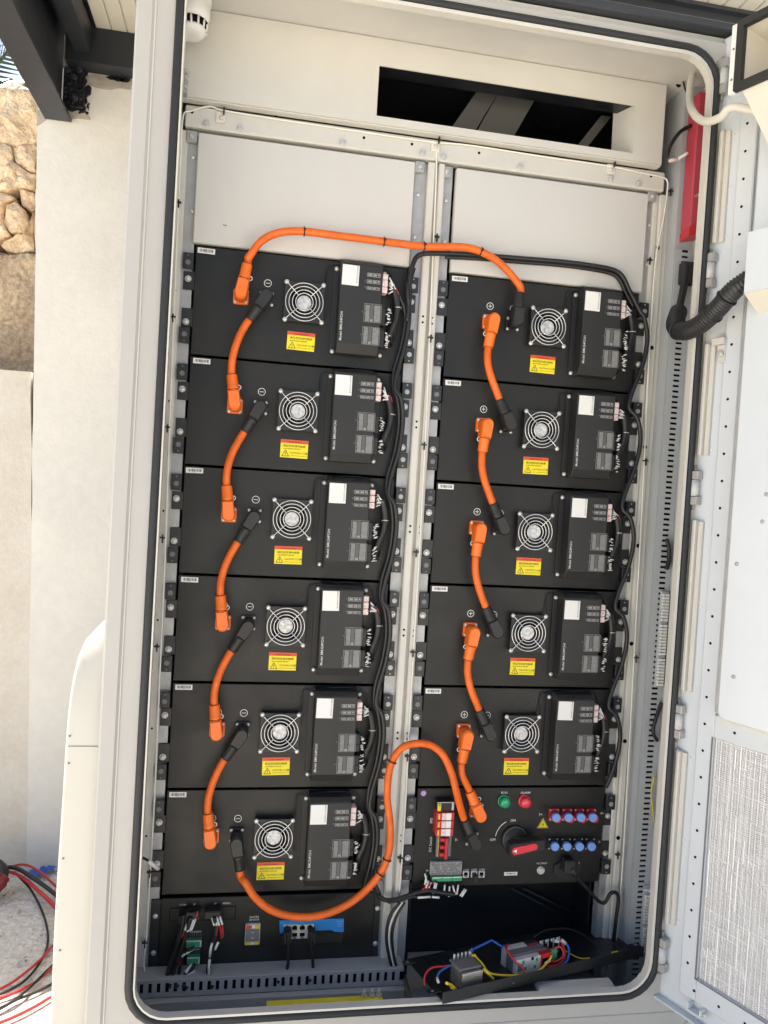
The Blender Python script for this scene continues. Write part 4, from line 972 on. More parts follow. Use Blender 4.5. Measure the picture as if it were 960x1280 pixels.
# ================================================================ ORANGE POWER CABLES
AY = -.031
def V2(s, d, k, y=AY): return Vector((s[0]+d[0]*k, y, s[1]+d[1]*k))
def stadium(s, d, k0, k1, w, n=8):
    """rounded capsule outline in (x,z) from s+d*k0 to s+d*k1"""
    p = Vector((-d[1], d[0])); a = Vector(s)+Vector(d)*k0; b = Vector(s)+Vector(d)*k1; D = Vector(d); out = []
    for i in range(n+1):
        t = R_(90+180*i/n); q = a+p*math.sin(t)*w+D*math.cos(t)*w; out.append((q.x, q.y))
    w2 = w*.9
    out += [((b-p*w2).x, (b-p*w2).y), ((b+p*w2).x, (b+p*w2).y)]
    return out
def plug(t, s, d, m, name):
    d = tuple(Vector(d).normalized()); g = G()
    g.lathe([(.0125, 0), (.0125, .02)], (s[0], -.011, s[1]), n=18)
    o = stadium(s, d, 0, .030, .0128); n = len(o); c = Vector(s)+Vector(d)*.01
    sm = [(c.x+(p[0]-c.x)*.84, c.y+(p[1]-c.y)*.84) for p in o]
    ar = sum(o[i][0]*o[(i+1) % n][1]-o[(i+1) % n][0]*o[i][1] for i in range(n))
    if ar < 0: o, sm = o[::-1], sm[::-1]
    g.add([(p[0], -.0165, p[1]) for p in o]+[(p[0], -.0395, p[1]) for p in o]+[(p[0], -.0445, p[1]) for p in sm],
          [tuple(range(n-1, -1, -1))]+[(i, (i+1) % n, n+(i+1) % n, n+i) for i in range(n)]+[(n+i, n+(i+1) % n, 2*n+(i+1) % n, 2*n+i) for i in range(n)]+[tuple(range(2*n, 3*n))])
    h = g.build(name, MT[m], t)
    g = G(); a, b = V2(s, d, .0285), V2(s, d, .062); g.lathe([(.0108, 0), (.0118, .002), (.0118, .007), (.0112, .008), (.0108, .029), (.0100, .0325)], a, b-a, 16); g.build('plug_sleeve', MT[m], h)
    g = G(); g.ring(V2(s, d, .0305), .0118, .0006, b-a, 18, 4); g.ring(V2(s, d, .0605), .0101, .0006, b-a, 18, 4); g.build('plug_seam', MT['ink'], h)
    if m == 'orangeplug':
        p = Vector((-d[1], d[0])); q = Vector(s)+Vector(d)*.034-p*.0115; g = G(); g.ring((q.x, AY, q.y), .0042, .0010, n=14, m=5); g.build('locking_ring', MT['sleeve'], h)
    return d
def power_cable(label, s0, d0, m0, mids, s1, d1, m1, ties=(), group='orange high voltage cables between the modules'):
    t = empty('power_cable', (s0[0], AY, s0[1]), label, 'power cable', group)
    nm = {'orangeplug': 'orange_plug', 'blackbox': 'black_plug'}
    d0 = plug(t, s0, d0, m0, nm[m0]); d1 = plug(t, s1, d1, m1, nm[m1])
    if isinstance(mids, float):          # short link: one smooth bend
        q = [V2(s0, d0, .060), V2(s0, d0, .060+mids), V2(s1, d1, .060+mids), V2(s1, d1, .060)]; q[1].y -= .006; q[2].y -= .006
        path = [V2(s0, d0, .050)]+[q[0]*(1-u)**3+q[1]*3*u*(1-u)**2+q[2]*3*u*u*(1-u)+q[3]*u**3 for u in [i/24 for i in range(25)]]+[V2(s1, d1, .050)]
    else:
        path = spline([V2(s0, d0, .052), V2(s0, d0, .075)]+[Vector(p) for p in mids]+[V2(s1, d1, .075), V2(s1, d1, .052)], 8)
    g = G(); g.tube(path, .0077, 12); g.build('sheath', MT['orange'], t)
    for px, py in ties:
        tgt = at(px, py, -.035); i = min(range(1, len(path)-1), key=lambda k: (path[k]-tgt).length); ax = path[i+1]-path[i-1]
        g = G(); g.ring(path[i], .0090, .0013, ax, 18, 5); g.lathe([(.0018, 0), (.0016, .006)], path[i]+Vector((0, -.009, 0)), (0.3, -1, .4), n=6); g.build('cable_tie', MT['cable'], t)
    return t
def plus(c, r): return (c*.528+.0945, r*PH+.126)
def minus(c, r): return (c*.528+.146, r*PH+.1265)
ordn = ['first', 'second', 'third', 'fourth', 'fifth']
random.seed(21)
for i, r in enumerate((5, 4, 3, 2, 1)):
    j = random.uniform(-.006, .006)
    a, b = minus(0, r), plus(0, r-1)
    m1 = Vector((b[0]-.0045+j*.4, AY-.006, b[1]+.112))
    power_cable(f'short orange cable linking the {ordn[i]} and {ordn[i+1] if i < 4 else "sixth"} modules down the left column', a, (-.50+j*10, -.86), 'blackbox', .040+j, b, (-.13+j*5, 1), 'orangeplug', group='short orange link cables down the left column')
for i, (r, dx) in enumerate(((5, -.13), (4, -.10), (3, -.10), (2, -.14))):
    a, b = plus(1, r), minus(1, r-1); j = random.uniform(-.003, .003)
    m1 = Vector((a[0]-.004+j, AY-.004, a[1]*.5+b[1]*.5+.000))
    power_cable(f'short orange cable linking the {ordn[i]} and {ordn[i+1]} modules down the right column', a, (dx, -1), 'orangeplug', .042+j*2, b, (-.46+j*12, .88), 'blackbox', group='short orange link cables down the right column')
P_ = lambda pts, y: [at(a, b, y) for a, b in pts]
power_cable('long orange cable arching across the top of both columns', plus(0, 5), (.16, 1), 'orangeplug', P_([(311, 322), (325, 303), (345, 292), (375, 289), (425, 295), (480, 302), (530, 308), (578, 309), (604, 316), (627, 331)], -.04), minus(1, 5), (.03, 1), 'blackbox', ((382, 289), (480, 302), (529, 308), (602, 315)))
sB = tuple(at(594, 1055, -.03))[0::2]; sO = tuple(at(600, 1019, -.03))[0::2]
sBk = (sB[0], sB[1]); sOr = (sO[0], sO[1])
socket(cb, sBk[0]-.528, sBk[1], 'blackbox', 'negative_socket'); socket(cb, sOr[0]-.528, sOr[1], 'orangeplug', 'positive_socket')
power_cable('long orange cable looping low under the left column and up over the centre post', minus(0, 0), (.18, -1), 'blackbox', P_([(308, 1105), (320, 1123), (342, 1139), (372, 1146), (405, 1143), (440, 1127), (470, 1099), (485, 1070), (488, 1035), (484, 995), (487, 962), (498, 939), (515, 930), (537, 931), (554, 944), (565, 968), (570, 988)], -.045), sBk, (-.45, .89), 'blackbox', ((487, 1072), (478, 1090), (489, 950)))
power_cable('short orange cable from the lowest right module into the breaker control box', plus(1, 1), (-.14, -1), 'orangeplug', .030, sOr, (-.45, .89), 'orangeplug')

# ================================================================ BLACK SIGNAL HARNESSES
def wire_thing(name, label, cat, runs, group=None, mt='cable'):
    """runs: (points, radius, part name, material)"""
    t = empty(name, runs[0][0][0], label, cat, group)
    for pts, r, pn, m in runs: g = G(); g.tube(spline(pts, 5), r, 8); g.build(pn, MT[m], t)
    return t
def trunk(c, dx=0, dy=0):
    out = []; o = c*.528
    bul = .002 if c == 0 else .014
    for r in range(5, (-1 if c == 0 else 0), -1):
        z = r*PH
        out += [Vector((o+.4215+dx*.5, -.020+dy, z+.188)), Vector((o+.434+dx+bul*.5, -.024+dy, z+.166)), Vector((o+.4405+dx+bul, -.020+dy, z+.118)), Vector((o+.436+dx+bul*.8, -.018+dy, z+.058)), Vector((o+.4250+dx+bul*.3, -.018+dy, z+.004))]
    return out
tl = trunk(0); tl[0] = Vector((.436, -.018, 5*PH+.190))
tl = P_([(517, 335), (513, 348)], -.02)+tl[0:]
end = P_([(466, 1098), (474, 1118), (489, 1124)], -.03)
tl2 = [Vector((.4055, -.016, 5*PH+.170)), Vector((.4180, -.021, 5*PH+.158))]+trunk(0, -.0075, .004)[2:]
wire_thing('signal_harness', 'black signal harness hanging down the right side of the left column', 'wiring harness', [(tl[:-1]+end[:2], .0051, 'harness_sheath', 'cable'), (tl2, .0041, 'harness_sheath', 'cable')], 'black signal harnesses')
tr = trunk(1); tr[0] = Vector((.528+.432, -.022, 5*PH+.178))
trt = P_([(509, 402), (512, 372), (512, 350), (516, 331), (526, 318), (560, 317), (600, 319), (650, 323), (700, 327), (740, 332), (768, 338), (779, 347), (786, 362)], -.022)
wire_thing('signal_harness', 'black signal harness crossing under the top orange cable and down the right column', 'wiring harness', [(trt+tr, .0052, 'harness_sheath', 'cable'), ([p+Vector((-.004, .006, -.006)) for p in trt[5:]]+trunk(1, -.008, .004)[:1], .0044, 'harness_sheath', 'cable')], 'black signal harnesses')

# terminal wiring from the control box to the left harness
tw = empty('terminal_wiring', at(500, 1123, -.03), 'black wire bundle with white markers under the control box terminals', 'wiring harness')
g = G(); g.tube(spline(P_([(468, 1098), (470, 1115), (482, 1125), (500, 1123), (517, 1117), (535, 1113), (553, 1116), (568, 1118)], -.026), 5), .0052, 8); g.build('harness_sheath', MT['cable'], tw)
g = G(); g.tube(spline(P_([(485, 1128), (500, 1126), (515, 1121), (532, 1122), (550, 1120)], -.031), 5), .0030, 8); g.build('harness_sheath', MT['cable'], tw)
for a, b in (((522, 1122), (538, 1121)), ((540, 1121), (549, 1122))):
    g = G(); p, q = at(*a, -.034), at(*b, -.034); g.tube([p, q], .0024, 6); g.build('marker_sleeve', MT['sleeve'], tw)
for (a, b) in (((556, 1106), (555, 1118)), ((562, 1108), (561, 1121)), ((566, 1107), (569, 1118)), ((573, 1106), (571, 1118)), ((581, 1111), (575, 1120)), ((583, 1112), (577, 1121)), ((544, 1103), (541, 1117)), ((546, 1104), (543, 1117)), ((539, 1103), (534, 1114)), ((536, 1101), (532, 1110)), ((531, 1092), (534, 1104)), ((533, 1095), (531, 1106))):
    g = G(); p, q = at(*a, -.022), at(*b, -.026); g.tube([p, q], .0019, 6); s_ = g.build('marker_sleeve', MT['sleeve'], tw)
    g = G(); g.tube([at(a[0], a[1]-4, -.014), p], .001, 5); g.build('wire_end', MT['cable'], s_)
for a, b in (((540, 1104), (522, 1117)), ((536, 1108), (519, 1118)), ((542, 1103), (530, 1114))):
    g = G(); g.tube(spline([at(*a, -.02), at((a[0]+b[0])/2, (a[1]+b[1])/2-1, -.026), at(*b, -.028)], 4), .0014, 6); g.build('red_wire', MT['wirered'], tw)
lbl = ['black wire dropping from the centre bundle into the low wiring duct', 'pale wire dropping beside black ones at the centre post foot', 'second black wire dropping right of the pale one at the centre post foot']
for i, (pts, r, m) in enumerate(([(500, 1128), (488, 1146), (484, 1172), (489, 1203), (497, 1228)], .0030, 'cable'), ) if False else enumerate([([(500, 1128), (487, 1146), (483, 1172), (488, 1203), (497, 1228)], .0032, 'cable'), ([(503, 1128), (491, 1147), (486, 1172), (491, 1203), (500, 1226)], .0018, 'whitewire'), ([(506, 1128), (495, 1147), (490, 1172), (494, 1203), (503, 1225)], .0030, 'cable')]):
    wire_thing('drop_wire', lbl[i], 'wire', [(P_(pts, -.036), r, 'wire_run', m)], 'wires dropping at the foot of the centre post')

# network panel wiring
def net(label, pts, r, m='cable', extra=None, y=-.03):
    t = wire_thing('signal_cable', label, 'cable', [(P_(pts[:-1], y)+[at(*pts[-1], -.047)], r, 'cable_run', m)], 'cables hanging from the network panel')
    if extra: extra(t)
    return t
def plug_on(a, b, w):
    def f(t): p, q = at(*a, -.012), at(*b, -.012); g = G(); g.box(p.x, q.x, -.03, -.0025, q.z, p.z, .0015); g.build('plug', MT['blackbox'], t)
    return f
net('thick black cable from the far left socket of the network panel', [(229, 1143), (227, 1160), (219, 1190), (211, 1212), (209, 1224), (213, 1233)], .0052, extra=plug_on((224, 1140), (234, 1150), 0))
def sleeves(lst, y=-.03, red=()):
    def f(t):
        for a, b in lst:
            g = G(); g.tube([at(*a, y+.006), at(*b, y-.004)], .0023, 6); g.build('marker_sleeve', MT['sleeve'], t)
        for a, b in red: g = G(); g.tube([at(*a, y), at(*b, y-.003)], .0016, 6); g.build('red_wire', MT['wirered'], t)
        p, q = at(234, 1136, -.01), at(250, 1144, -.01)
    return f
def sl1(t):
    sleeves([((237, 1146), (231, 1163)), ((240, 1146), (234, 1165)), ((243, 1146), (237, 1164)), ((246, 1144), (239, 1163))], red=[((231, 1163), (227, 1172)), ((236, 1163), (232, 1172)), ((247, 1139), (246, 1146))])(t)
    p, q = at(233, 1136, -.012), at(250, 1145, -.012); g = G(); g.box(p.x, q.x, -.028, -.0025, q.z, p.z, .002); g.build('plug', MT['blackbox'], t)
net('black cable with white markers from the second socket of the network panel', [(238, 1146), (233, 1166), (224, 1193), (217, 1213), (217, 1223), (222, 1234)], .0050, extra=sl1)
def sl2(t):
    sleeves([((264, 1144), (268, 1157)), ((267, 1144), (271, 1157)), ((270, 1143), (274, 1157)), ((274, 1143), (278, 1156))], red=[((275, 1157), (277, 1173)), ((278, 1156), (279, 1171)), ((272, 1157), (270, 1170))])(t)
    p, q = at(256, 1135, -.012), at(276, 1144, -.012); g = G(); g.box(p.x, q.x, -.028, -.0025, q.z, p.z, .002); g.build('plug', MT['blackbox'], t)
    for a, b in (((265, 1179), (262, 1196)), ((262, 1199), (261, 1218)), ((273, 1178), (269, 1187))):
        g = G(); g.tube([at(*a, -.036), at((a[0]+b[0])/2-.5, (a[1]+b[1])/2, -.037), at(*b, -.036)], .0026, 6); g.build('marker_sleeve', MT['sleeve'], t)
net('black cable with long white sleeves from the third socket of the network panel', [(268, 1146), (269, 1165), (265, 1190), (260, 1210), (261, 1224), (266, 1234)], .0042, extra=sl2)
net('black cable from the upper green plug into the low duct', [(243, 1184), (231, 1191), (226, 1203), (224, 1220), (230, 1234)], .0036, extra=sleeves([((242, 1186), (233, 1192)), ((239, 1186), (229, 1194)), ((236, 1186), (227, 1196))], red=[((228, 1195), (225, 1206)), ((225, 1196), (223, 1204))]))
net('black cable from the lower green plug into the low duct', [(243, 1205), (240, 1211), (231, 1218), (229, 1226), (234, 1235)], .0036, extra=sleeves([((240, 1205), (231, 1215)), ((242, 1207), (232, 1216)), ((244, 1213), (233, 1220))]))
net('left black network lead from the blue switch face into the low duct', [(359, 1165), (360, 1182), (360, 1205), (356, 1217), (347, 1228)], .0034, extra=plug_on((354.5, 1160), (363.5, 1174), 0))
net('right black network lead from the blue switch face into the low duct', [(389, 1164), (389, 1180), (391, 1202), (391, 1216), (387, 1226)], .0034, extra=plug_on((385, 1161), (393.5, 1175), 0))
t = wire_thing('mains_cable', 'black power cord plugged into the inlet of the breaker control box', 'cord', [(P_([(716, 1088), (722, 1098), (735, 1112), (748, 1126), (756, 1128), (763, 1117), (770, 1116), (773, 1124), (770, 1150), (767, 1176)], -.026), .0042, 'cord_run', 'cable')])
p = at(712, 1083, -.02); g = G(); g.box(p.x-.014, p.x+.011, -.030, -.0055, p.z-.014, p.z+.017, .003); pl = g.build('plug', MT['ink'], t)
g = G(); g.cyl(at(714, 1085, -.026), at(721, 1096, -.026), .008, 12, .005); g.build('strain_relief', MT['ink'], pl)
t = wire_thing('stray_lead', 'short black lead with pale tag poking out by the left post', 'wire', [([at(176, 1071, -.08), at(184, 1075, -.05), at(191, 1080, -.035)], .0026, 'wire_run', 'cable')])
g = G(); g.tube([at(185, 1076, -.05), at(198, 1086, -.03)], .0042, 8); g.build('marker_sleeve', MT['sleeve'], t)

# thin white temperature sensing cable
sc = empty('sensing_cable', at(545, 180, -.02), 'thin white sensing cable clipped around the rack posts and top rail', 'sensing cable')
runs = [P_([(183, 1228), (180, 1205), (183, 1170), (186, 1120), (193, 1000), (199, 860), (206, 700), (211, 560), (217, 400), (221, 300), (226, 190), (229, 145), (238, 139), (262, 133), (279, 138), (340, 148), (420, 160), (500, 172), (545, 178), (590, 182), (680, 196), (763, 208), (800, 216), (826, 221), (834, 226), (834, 240), (829, 275), (819, 330), (811, 450), (806, 560), (799, 700), (791, 850), (784, 980), (777, 1100), (769, 1185)], -.014),
        P_([(547, 181), (546, 190), (545, 230), (542, 300), (538, 400), (533, 520), (527, 640), (519, 780), (512, 900), (506, 1020), (499, 1120)], -.0105)]
for r in runs: g = G(); g.tube(spline(r, 4), .0019, 6); g.build('cable_run', MT['whitewire'], sc)
def tie(px, py, y=-.014, ln=.011):
    p = at(px, py, y); g = G(); g.box(p.x-.0055, p.x+.0055, p.y-.003, p.y+.003, p.z-.0016, p.z+.0016); g.box(p.x-.001, p.x+.002, p.y-.0035, p.y+.001, p.z-ln, p.z+.006, .0008); g.build('cable_tie', MT['cable'], sc)
for q in ((223, 253), (216, 396), (209, 534), (203, 672), (196, 808), (187, 1090), (181, 1178), (812, 325), (807, 576), (795, 822), (772, 1068), (838, 239)): tie(*q)
for q in ((546, 296), (538, 422), (530, 556), (520, 690), (516, 815), (509, 945), (500, 1072)): tie(*q, y=-.0105)
for q in ((277, 146), (545, 182), (764, 211)):
    p = at(*q, -.012); g = G(); g.box(p.x-.011, p.x+.008, -.0145, -.0105, p.z-.013, p.z+.009, .001); m_ = g.build('tie_mount', MT['cream'], sc); g = G(); screw(g, p.x-.001, -.0145, p.z-.003, .004, .004); g.build('screw', MT['screw'], m_)
    g = G(); g.box(p.x+.003, p.x+.006, -.022, -.014, p.z+.002, p.z+.016, .0008); g.build('cable_tie', MT['cable'], m_)

# ================================================================ RIGHT WALL FITTINGS
yR = -.082
tl_, bl_ = at(861, 158, yR), at(853, 290, yR); xr = (tl_.x+bl_.x)/2+.0175
rb = empty('red_canister', (xr+.012, yR+.02, bl_.z), 'tall red fire suppression canister fixed high on the right inner wall', 'fire extinguisher')
zT, zB = at(866, 112, yR).z, bl_.z
g = G(); g.box(xr, 1.0635, yR, -.0425, zB+.012, zT, .003); g.build('canister_body', MT['redbox'], rb)
g = G(); g.add([(xr-.001, yR-.001, zB+.014), (1.0635, yR-.001, zB+.034), (1.0635, yR-.001, zB+.002), (xr-.001, yR-.001, zB-.006), (xr+.001, -.0425, zB+.010), (1.0635, -.0425, zB+.010), (1.0635, -.0425, zB-.001), (xr+.001, -.0425, zB-.008)],
  [(3, 2, 1, 0), (4, 5, 6, 7), (0, 1, 5, 4), (2, 3, 7, 6), (3, 0, 4, 7), (1, 2, 6, 5)]); g.build('nozzle', MT['red'], rb)
g = G(); g.text('AEROSOL', .0055, (xr+.006, yR-.0006, zB+.075), (.86, 0, .5), (-.5, 0, .86)); g.build('canister_lettering', MT['pink'], rb)
t = wire_thing('canister_lead', 'black lead arching into the red canister from the rear', 'wire', [(P_([(834, 196), (838, 182), (850, 165), (864, 157)], -.06), .0042, 'lead_run', 'cable')])
g = G(); g.tube([at(836, 201, -.05), at(847, 199, -.055)], .0040, 8); g.build('connector', MT['pink'], t); g = G(); g.tube([at(847, 199, -.055), at(860, 191, -.07)], .0034, 8); g.build('connector', MT['sleeve'], t)
t = wire_thing('detector_lead', 'thin black lead hanging from the ceiling behind the drain hose', 'wire', [(P_([(850, 80), (853, 95), (856, 110), (863, 125)], -.05), .0019, 'lead_run', 'cable')])
dot('access_hole', at(848, 106, -.0365).x, -.0365, at(848, 106, -.0365).z, .006)
# numbered terminal strips on the slotted wall
def strip(label, p0, p1, n):
    yS = -.056; a, b = at(*p0, yS), at(*p1, yS); xc = (a.x+b.x)/2+.006
    t = empty('terminal_strip', (xc, yS, b.z), label, 'terminal strip', 'white terminal strips on the right wall'); h = (a.z-b.z)/n
    lean = (a.x-b.x)/n
    g = G(); g.box(xc-.0095, xc+.0085, -.0500, -.0423, b.z-.004, a.z+.004, .001); g.build('strip_rail', MT['wallshade'], t)
    me = None
    for i in range(n):
        if n > 20 and i in (9, 20): continue
        if me is None:
            g = G(); g.box(-.0085, .0065, 0, .0058, .0008, h-.0008, .0006); o = g.build('terminal_marker', MT['white'], t, local=True); me = o.data
        else:
            o = bpy.data.objects.new('terminal_marker', me); COL.objects.link(o); o.parent = t
        o.location = (lean*(i-n/2)*.4, 0, i*h)
        if i % 2: q = bpy.data.objects.new('marker_number', num_me); COL.objects.link(q); q.parent = t; q.location = (o.location.x, -.0003, i*h)
ng = G(); ng.text('01', .0026, (-.006, 0, .0012)); no_ = ng.build('marker_number', MT['ink']); num_me = no_.data; bpy.data.objects.remove(no_)
strip('upper white numbered terminal strip halfway up the right inner wall', (831, 742), (823, 858), 30)
strip('lower white numbered terminal strip near the floor of the right inner wall', (809, 1112), (804, 1192), 22)
wire_thing('earth_wire', 'thin yellow green earth wire on the right slotted duct', 'wire', [(P_([(818, 970), (814, 990), (816, 1012), (817, 1028)], -.05), .0016, 'wire_run', 'wireyellow')])
wire_thing('loose_lead', 'black loop of cable bulging out of the right slotted duct', 'cable', [(P_([(827, 878), (822, 892), (817, 908), (817, 918), (822, 926)], -.05), .0042, 'cable_run', 'cable')])
wire_thing('duct_lead', 'thick black lead emerging from the right slotted duct beside the upper terminal strip', 'cable', [(P_([(833, 674), (836, 684), (836, 700), (833, 712)], -.05), .0048, 'cable_run', 'cable')])

# smoke detector under the ceiling
pc_ = at(236, 30, -.095); zb_s = at(238, 52, -.095).z
sd = empty('smoke_detector', (pc_.x-.006, -.095, 1.785), 'white round smoke detector hanging in the top left corner of the cabinet', 'smoke detector')
cx_ = pc_.x-.004; hgt = 1.785-zb_s
ax = Vector((.10, -.05, -1))
g = G(); g.lathe([(.040, 0), (.041, .025), (.041, .034), (.0365, .038), (.0375, .042), (.0365, .060), (.032, .073)], (cx_, -.095, 1.785), ax, 32, cap1=True); g.build('detector_body', MT['white'], sd)
g = G(); g.lathe([(.0325, .073), (.0315, .075)], (cx_, -.095, 1.785), ax, 28); g.lathe([(.030, .074), (.0295, .085)], (cx_, -.095, 1.785), ax, 28); g.build('smoke_slots', MT['hole'], sd)
for k in range(14):
    a_ = 2*math.pi*k/14; e1 = ax.normalized().orthogonal().normalized(); e2 = ax.normalized().cross(e1); d_ = e1*math.cos(a_)+e2*math.sin(a_); o_ = Vector((cx_, -.095, 1.785))
    g = G(); A = ax.normalized(); g.tube([o_+A*.072+d_*.0315, o_+A*.087+d_*.0285], .0022, 5); g.build('slot_rib', MT['white'], sd)
g = G(); g.lathe([(.0285, .085), (.0275, .0895), (.022, .095), (.012, .097)], (cx_, -.095, 1.785), ax, 28); g.build('detector_cap', MT['white'], sd)
p = at(232, 103, -.04); g = G(); g.box(p.x-.004, p.x+.004, -.05, -.031, p.z-.025, p.z+.022, .001); lt_ = g.build('latch_catch', MT['zinc'], CB)
for dz in (-.014, .004, .016): g = G(); g.lathe([(.005, 0), (.004, .004)], (p.x+.003, -.05, p.z+dz), n=6, smooth=False); g.build('screw', MT['screw'], lt_)

# ================================================================ LOOSE CONTROL TRAY (bottom right)
FL, FR, BL, BR = at(553, 1252, -.214), at(803, 1193, -.085), at(508, 1200, -.035), at(765, 1166, .055)
FR = Vector((FR.x, FR.y, FR.z)); tn = (FR-FL).cross(BL-FL).normalized()
BR2 = BL+(FR-FL)
def T(u, v, h): return FL.lerp(FR, u).lerp(BL.lerp(BR.lerp(BR2, .5), u), v)+Vector((0, 0, h))
Lu, Lv = (FR-FL).length, (BL-FL).length
U_, V_ = (FR-FL).normalized(), (BL-FL).normalized()
SCL = False
def TX(p):
    if SCL and p[0] > cx0-.014: p = (cx0+(p[0]-cx0)*.86, cy0+(p[1]-cy0)*.70, p[2]*.82)
    return FL+U_*p[0]+V_*p[1]+Vector((0, 0, 1))*p[2]
tray = empty('equipment_tray', FL, 'loose black steel tray lying skewed across the cabinet floor', 'tray')
def tg(): return G(lambda p: TX(p))
g = tg(); g.box(0, Lu, 0, Lv, 0, .002); g.build('tray_sheet', MT['dark'], tray)
g = tg(); g.box(-.001, Lu+.001, -.003, -.0005, -.004, .019, .0006); g.build('front_edge', MT['ear'], tray)
for y in (.035, Lv-.02):
    g = tg(); g.box(-.016, .010, y-.008, y+.010, .002, .005, .001); e = g.build('side_bracket', MT['ear'], tray); g = tg(); g.lathe([(.003, .005), (.003, .0058)], (-.006, y, 0), (0, 0, 1), 8); g.build('bracket_hole', MT['zinc'], e)
    g = tg(); g.box(Lu-.004, Lu+.020, y-.008, y+.010, .002, .005, .001); e = g.build('side_bracket', MT['ear'], tray); g = tg(); g.lathe([(.0045, .005), (.0045, .0058)], (Lu+.010, y, 0), (0, 0, 1), 8); g.build('bracket_hole', MT['zinc'], e)
def inv(px, py, h=.0):
    """tray coordinates (u, v) of a photograph detail at height h above the tray"""
    o = FL+Vector((0, 0, h)); n = U_.cross(V_); d = CF + ((px-480)/FPX)*CR - ((py-640)/FPX)*CU
    q = Vector(CAM)+d*((o-Vector(CAM)).dot(n)/d.dot(n)) - o
    uu, uv, vv = U_.dot(U_), U_.dot(V_), V_.dot(V_); a, b = q.dot(U_), q.dot(V_); D = uu*vv-uv*uv
    return (a*vv-b*uv)/D, (b*uu-a*uv)/D
def tb_(t, name, m, x0, x1, y0, y1, z0, z1, b=.001): return tg().box(x0, x1, y0, y1, z0, z1, b).build(name, MT[m], t)
# mains filter can
fa, fb_ = inv(578, 1243), inv(607, 1240)
fx0, fx1, fy = fa[0], fb_[0], max(fa[1], .012)
fl = empty('mains_filter', TX((fx0, fy, .002)), 'small silver metal filter box on the left of the loose tray', 'electrical filter')
fh = .037
tb_(fl, 'filter_can', 'silver', fx0, fx1, fy, fy+.055, .002, fh, .0015)
tb_(fl, 'filter_top', 'midgrey', fx0-.001, fx1+.001, fy+.010, fy+.060, fh+.0005, fh+.006)
for k in range(5):
    g = tg(); x = fx0+.006+(fx1-fx0-.012)*k/4; g.lathe([(.0025, 0), (.0025, .012)], (x, fy+.052, fh+.006), (0, 0, 1), 8); g.build('terminal_stud', MT['screw'], fl)
# contactor block
ca = inv(646, 1221); cx0, cy0 = ca[0]-.002, ca[1]
SCL = True
ct = empty('contactor', TX((cx0, cy0, .002)), 'light grey and dark contactor block on the middle of the loose tray', 'contactor')
tb_(ct, 'contactor_front', 'grey', cx0, cx0+.070, cy0, cy0+.022, .002, .042)
tb_(ct, 'contactor_body', 'midgrey', cx0-.002, cx0+.098, cy0+.0225, cy0+.058, .002, .047)
tb_(ct, 'contactor_back', 'grey', cx0-.004, cx0+.060, cy0+.0585, cy0+.085, .002, .048)
tb_(ct, 'contactor_back', 'ink', cx0+.0605, cx0+.092, cy0+.0585, cy0+.080, .002, .052)
for k in range(4): tb_(ct, 'red_terminal', 'red', cx0+.063+.007*k, cx0+.068+.007*k, cy0+.056, cy0+.0583, .044, .051, .0005)
for x, z in ((.016, .030), (.042, .034), (.050, .012), (.022, .012), (.055, .030)): tb_(ct, 'front_window', 'hole' if z > .03 else 'greenlamp', cx0+x, cx0+x+.006, cy0-.001, cy0+.0005, z, z+.008, 0)
for k in range(3): tb_(ct, 'front_mark', 'midgrey', cx0+.004+.005*k, cx0+.0075+.005*k, cy0-.0008, cy0+.0005, .012, .030, 0)
tb_(ct, 'red_module', 'red', cx0+.0705, cx0+.103, cy0-.001, cy0+.030, .002, .044)
tb_(ct, 'red_socket', 'hole', cx0+.074, cx0+.090, cy0-.002, cy0-.0008, .020, .032, 0)
tb_(ct, 'green_terminal', 'green', cx0+.1035, cx0+.121, cy0+.004, cy0+.018, .020, .046)
wf = {'red wire': ('wirered', 'red'), 'blue wire': ('wireblue', 'blue'), 'yellow wire': ('wireyellow', 'yellow green')}
def trw(label, m, pts, r, lug=None):
    t = empty('tray_wire', TX(pts[0]), label, 'wire', 'coloured wires on the loose tray')
    g = G(); g.tube([TX(p) for p in spline(pts, 6)], r*.82, 8); g.build('wire_run', MT[m], t)
    if lug:
        for a, b, mm in lug: g = G(); g.tube([TX(a), TX(b)], r*1.2, 8); g.build('wire_boot', MT[mm], t)
x0 = fx0
trw('red wire bowing out left of the silver filter box', 'wirered', [(x0-.062, fy+.045, .006), (x0-.058, fy+.055, .022), (x0-.040, fy+.06, .032), (x0-.015, fy+.055, .032), (x0+.002, fy+.05, .034)], .0024)
trw('dark blue wire left of the silver filter box', 'wireblue', [(x0-.040, fy+.035, .022), (x0-.030, fy+.045, .028), (x0-.01, fy+.05, .032), (x0+.004, fy+.05, .034)], .0024, [((x0-.042, fy+.024, .020), (x0-.039, fy+.036, .022), 'sleeve')])
trw('yellow booted earth wire at the front corner of the tray', 'wireyellow', [(x0-.038, fy-.004, .030), (x0-.020, fy+.005, .018), (x0-.018, fy+.012, .010)], .0034, [((x0-.022, fy+.002, .018), (x0-.012, fy+.0, .008), 'wireyellow'), ((x0-.012, fy+0, .008), (x0-.020, fy-.006, .005), 'sleeve')])
trw('yellow green wire sagging along the front of the contactor', 'wireyellow', [(fx1+.004, fy+.05, .046), (fx1+.012, fy+.03, .036), (fx1+.03, fy+.012, .018), (cx0+.02, cy0-.016, .008), (cx0+.06, cy0-.016, .012), (cx0+.090, cy0-.010, .030), (cx0+.098, cy0-.004, .036)], .0027, [((fx1-.002, fy+.052, .045), (fx1+.006, fy+.046, .045), 'wireyellow')])
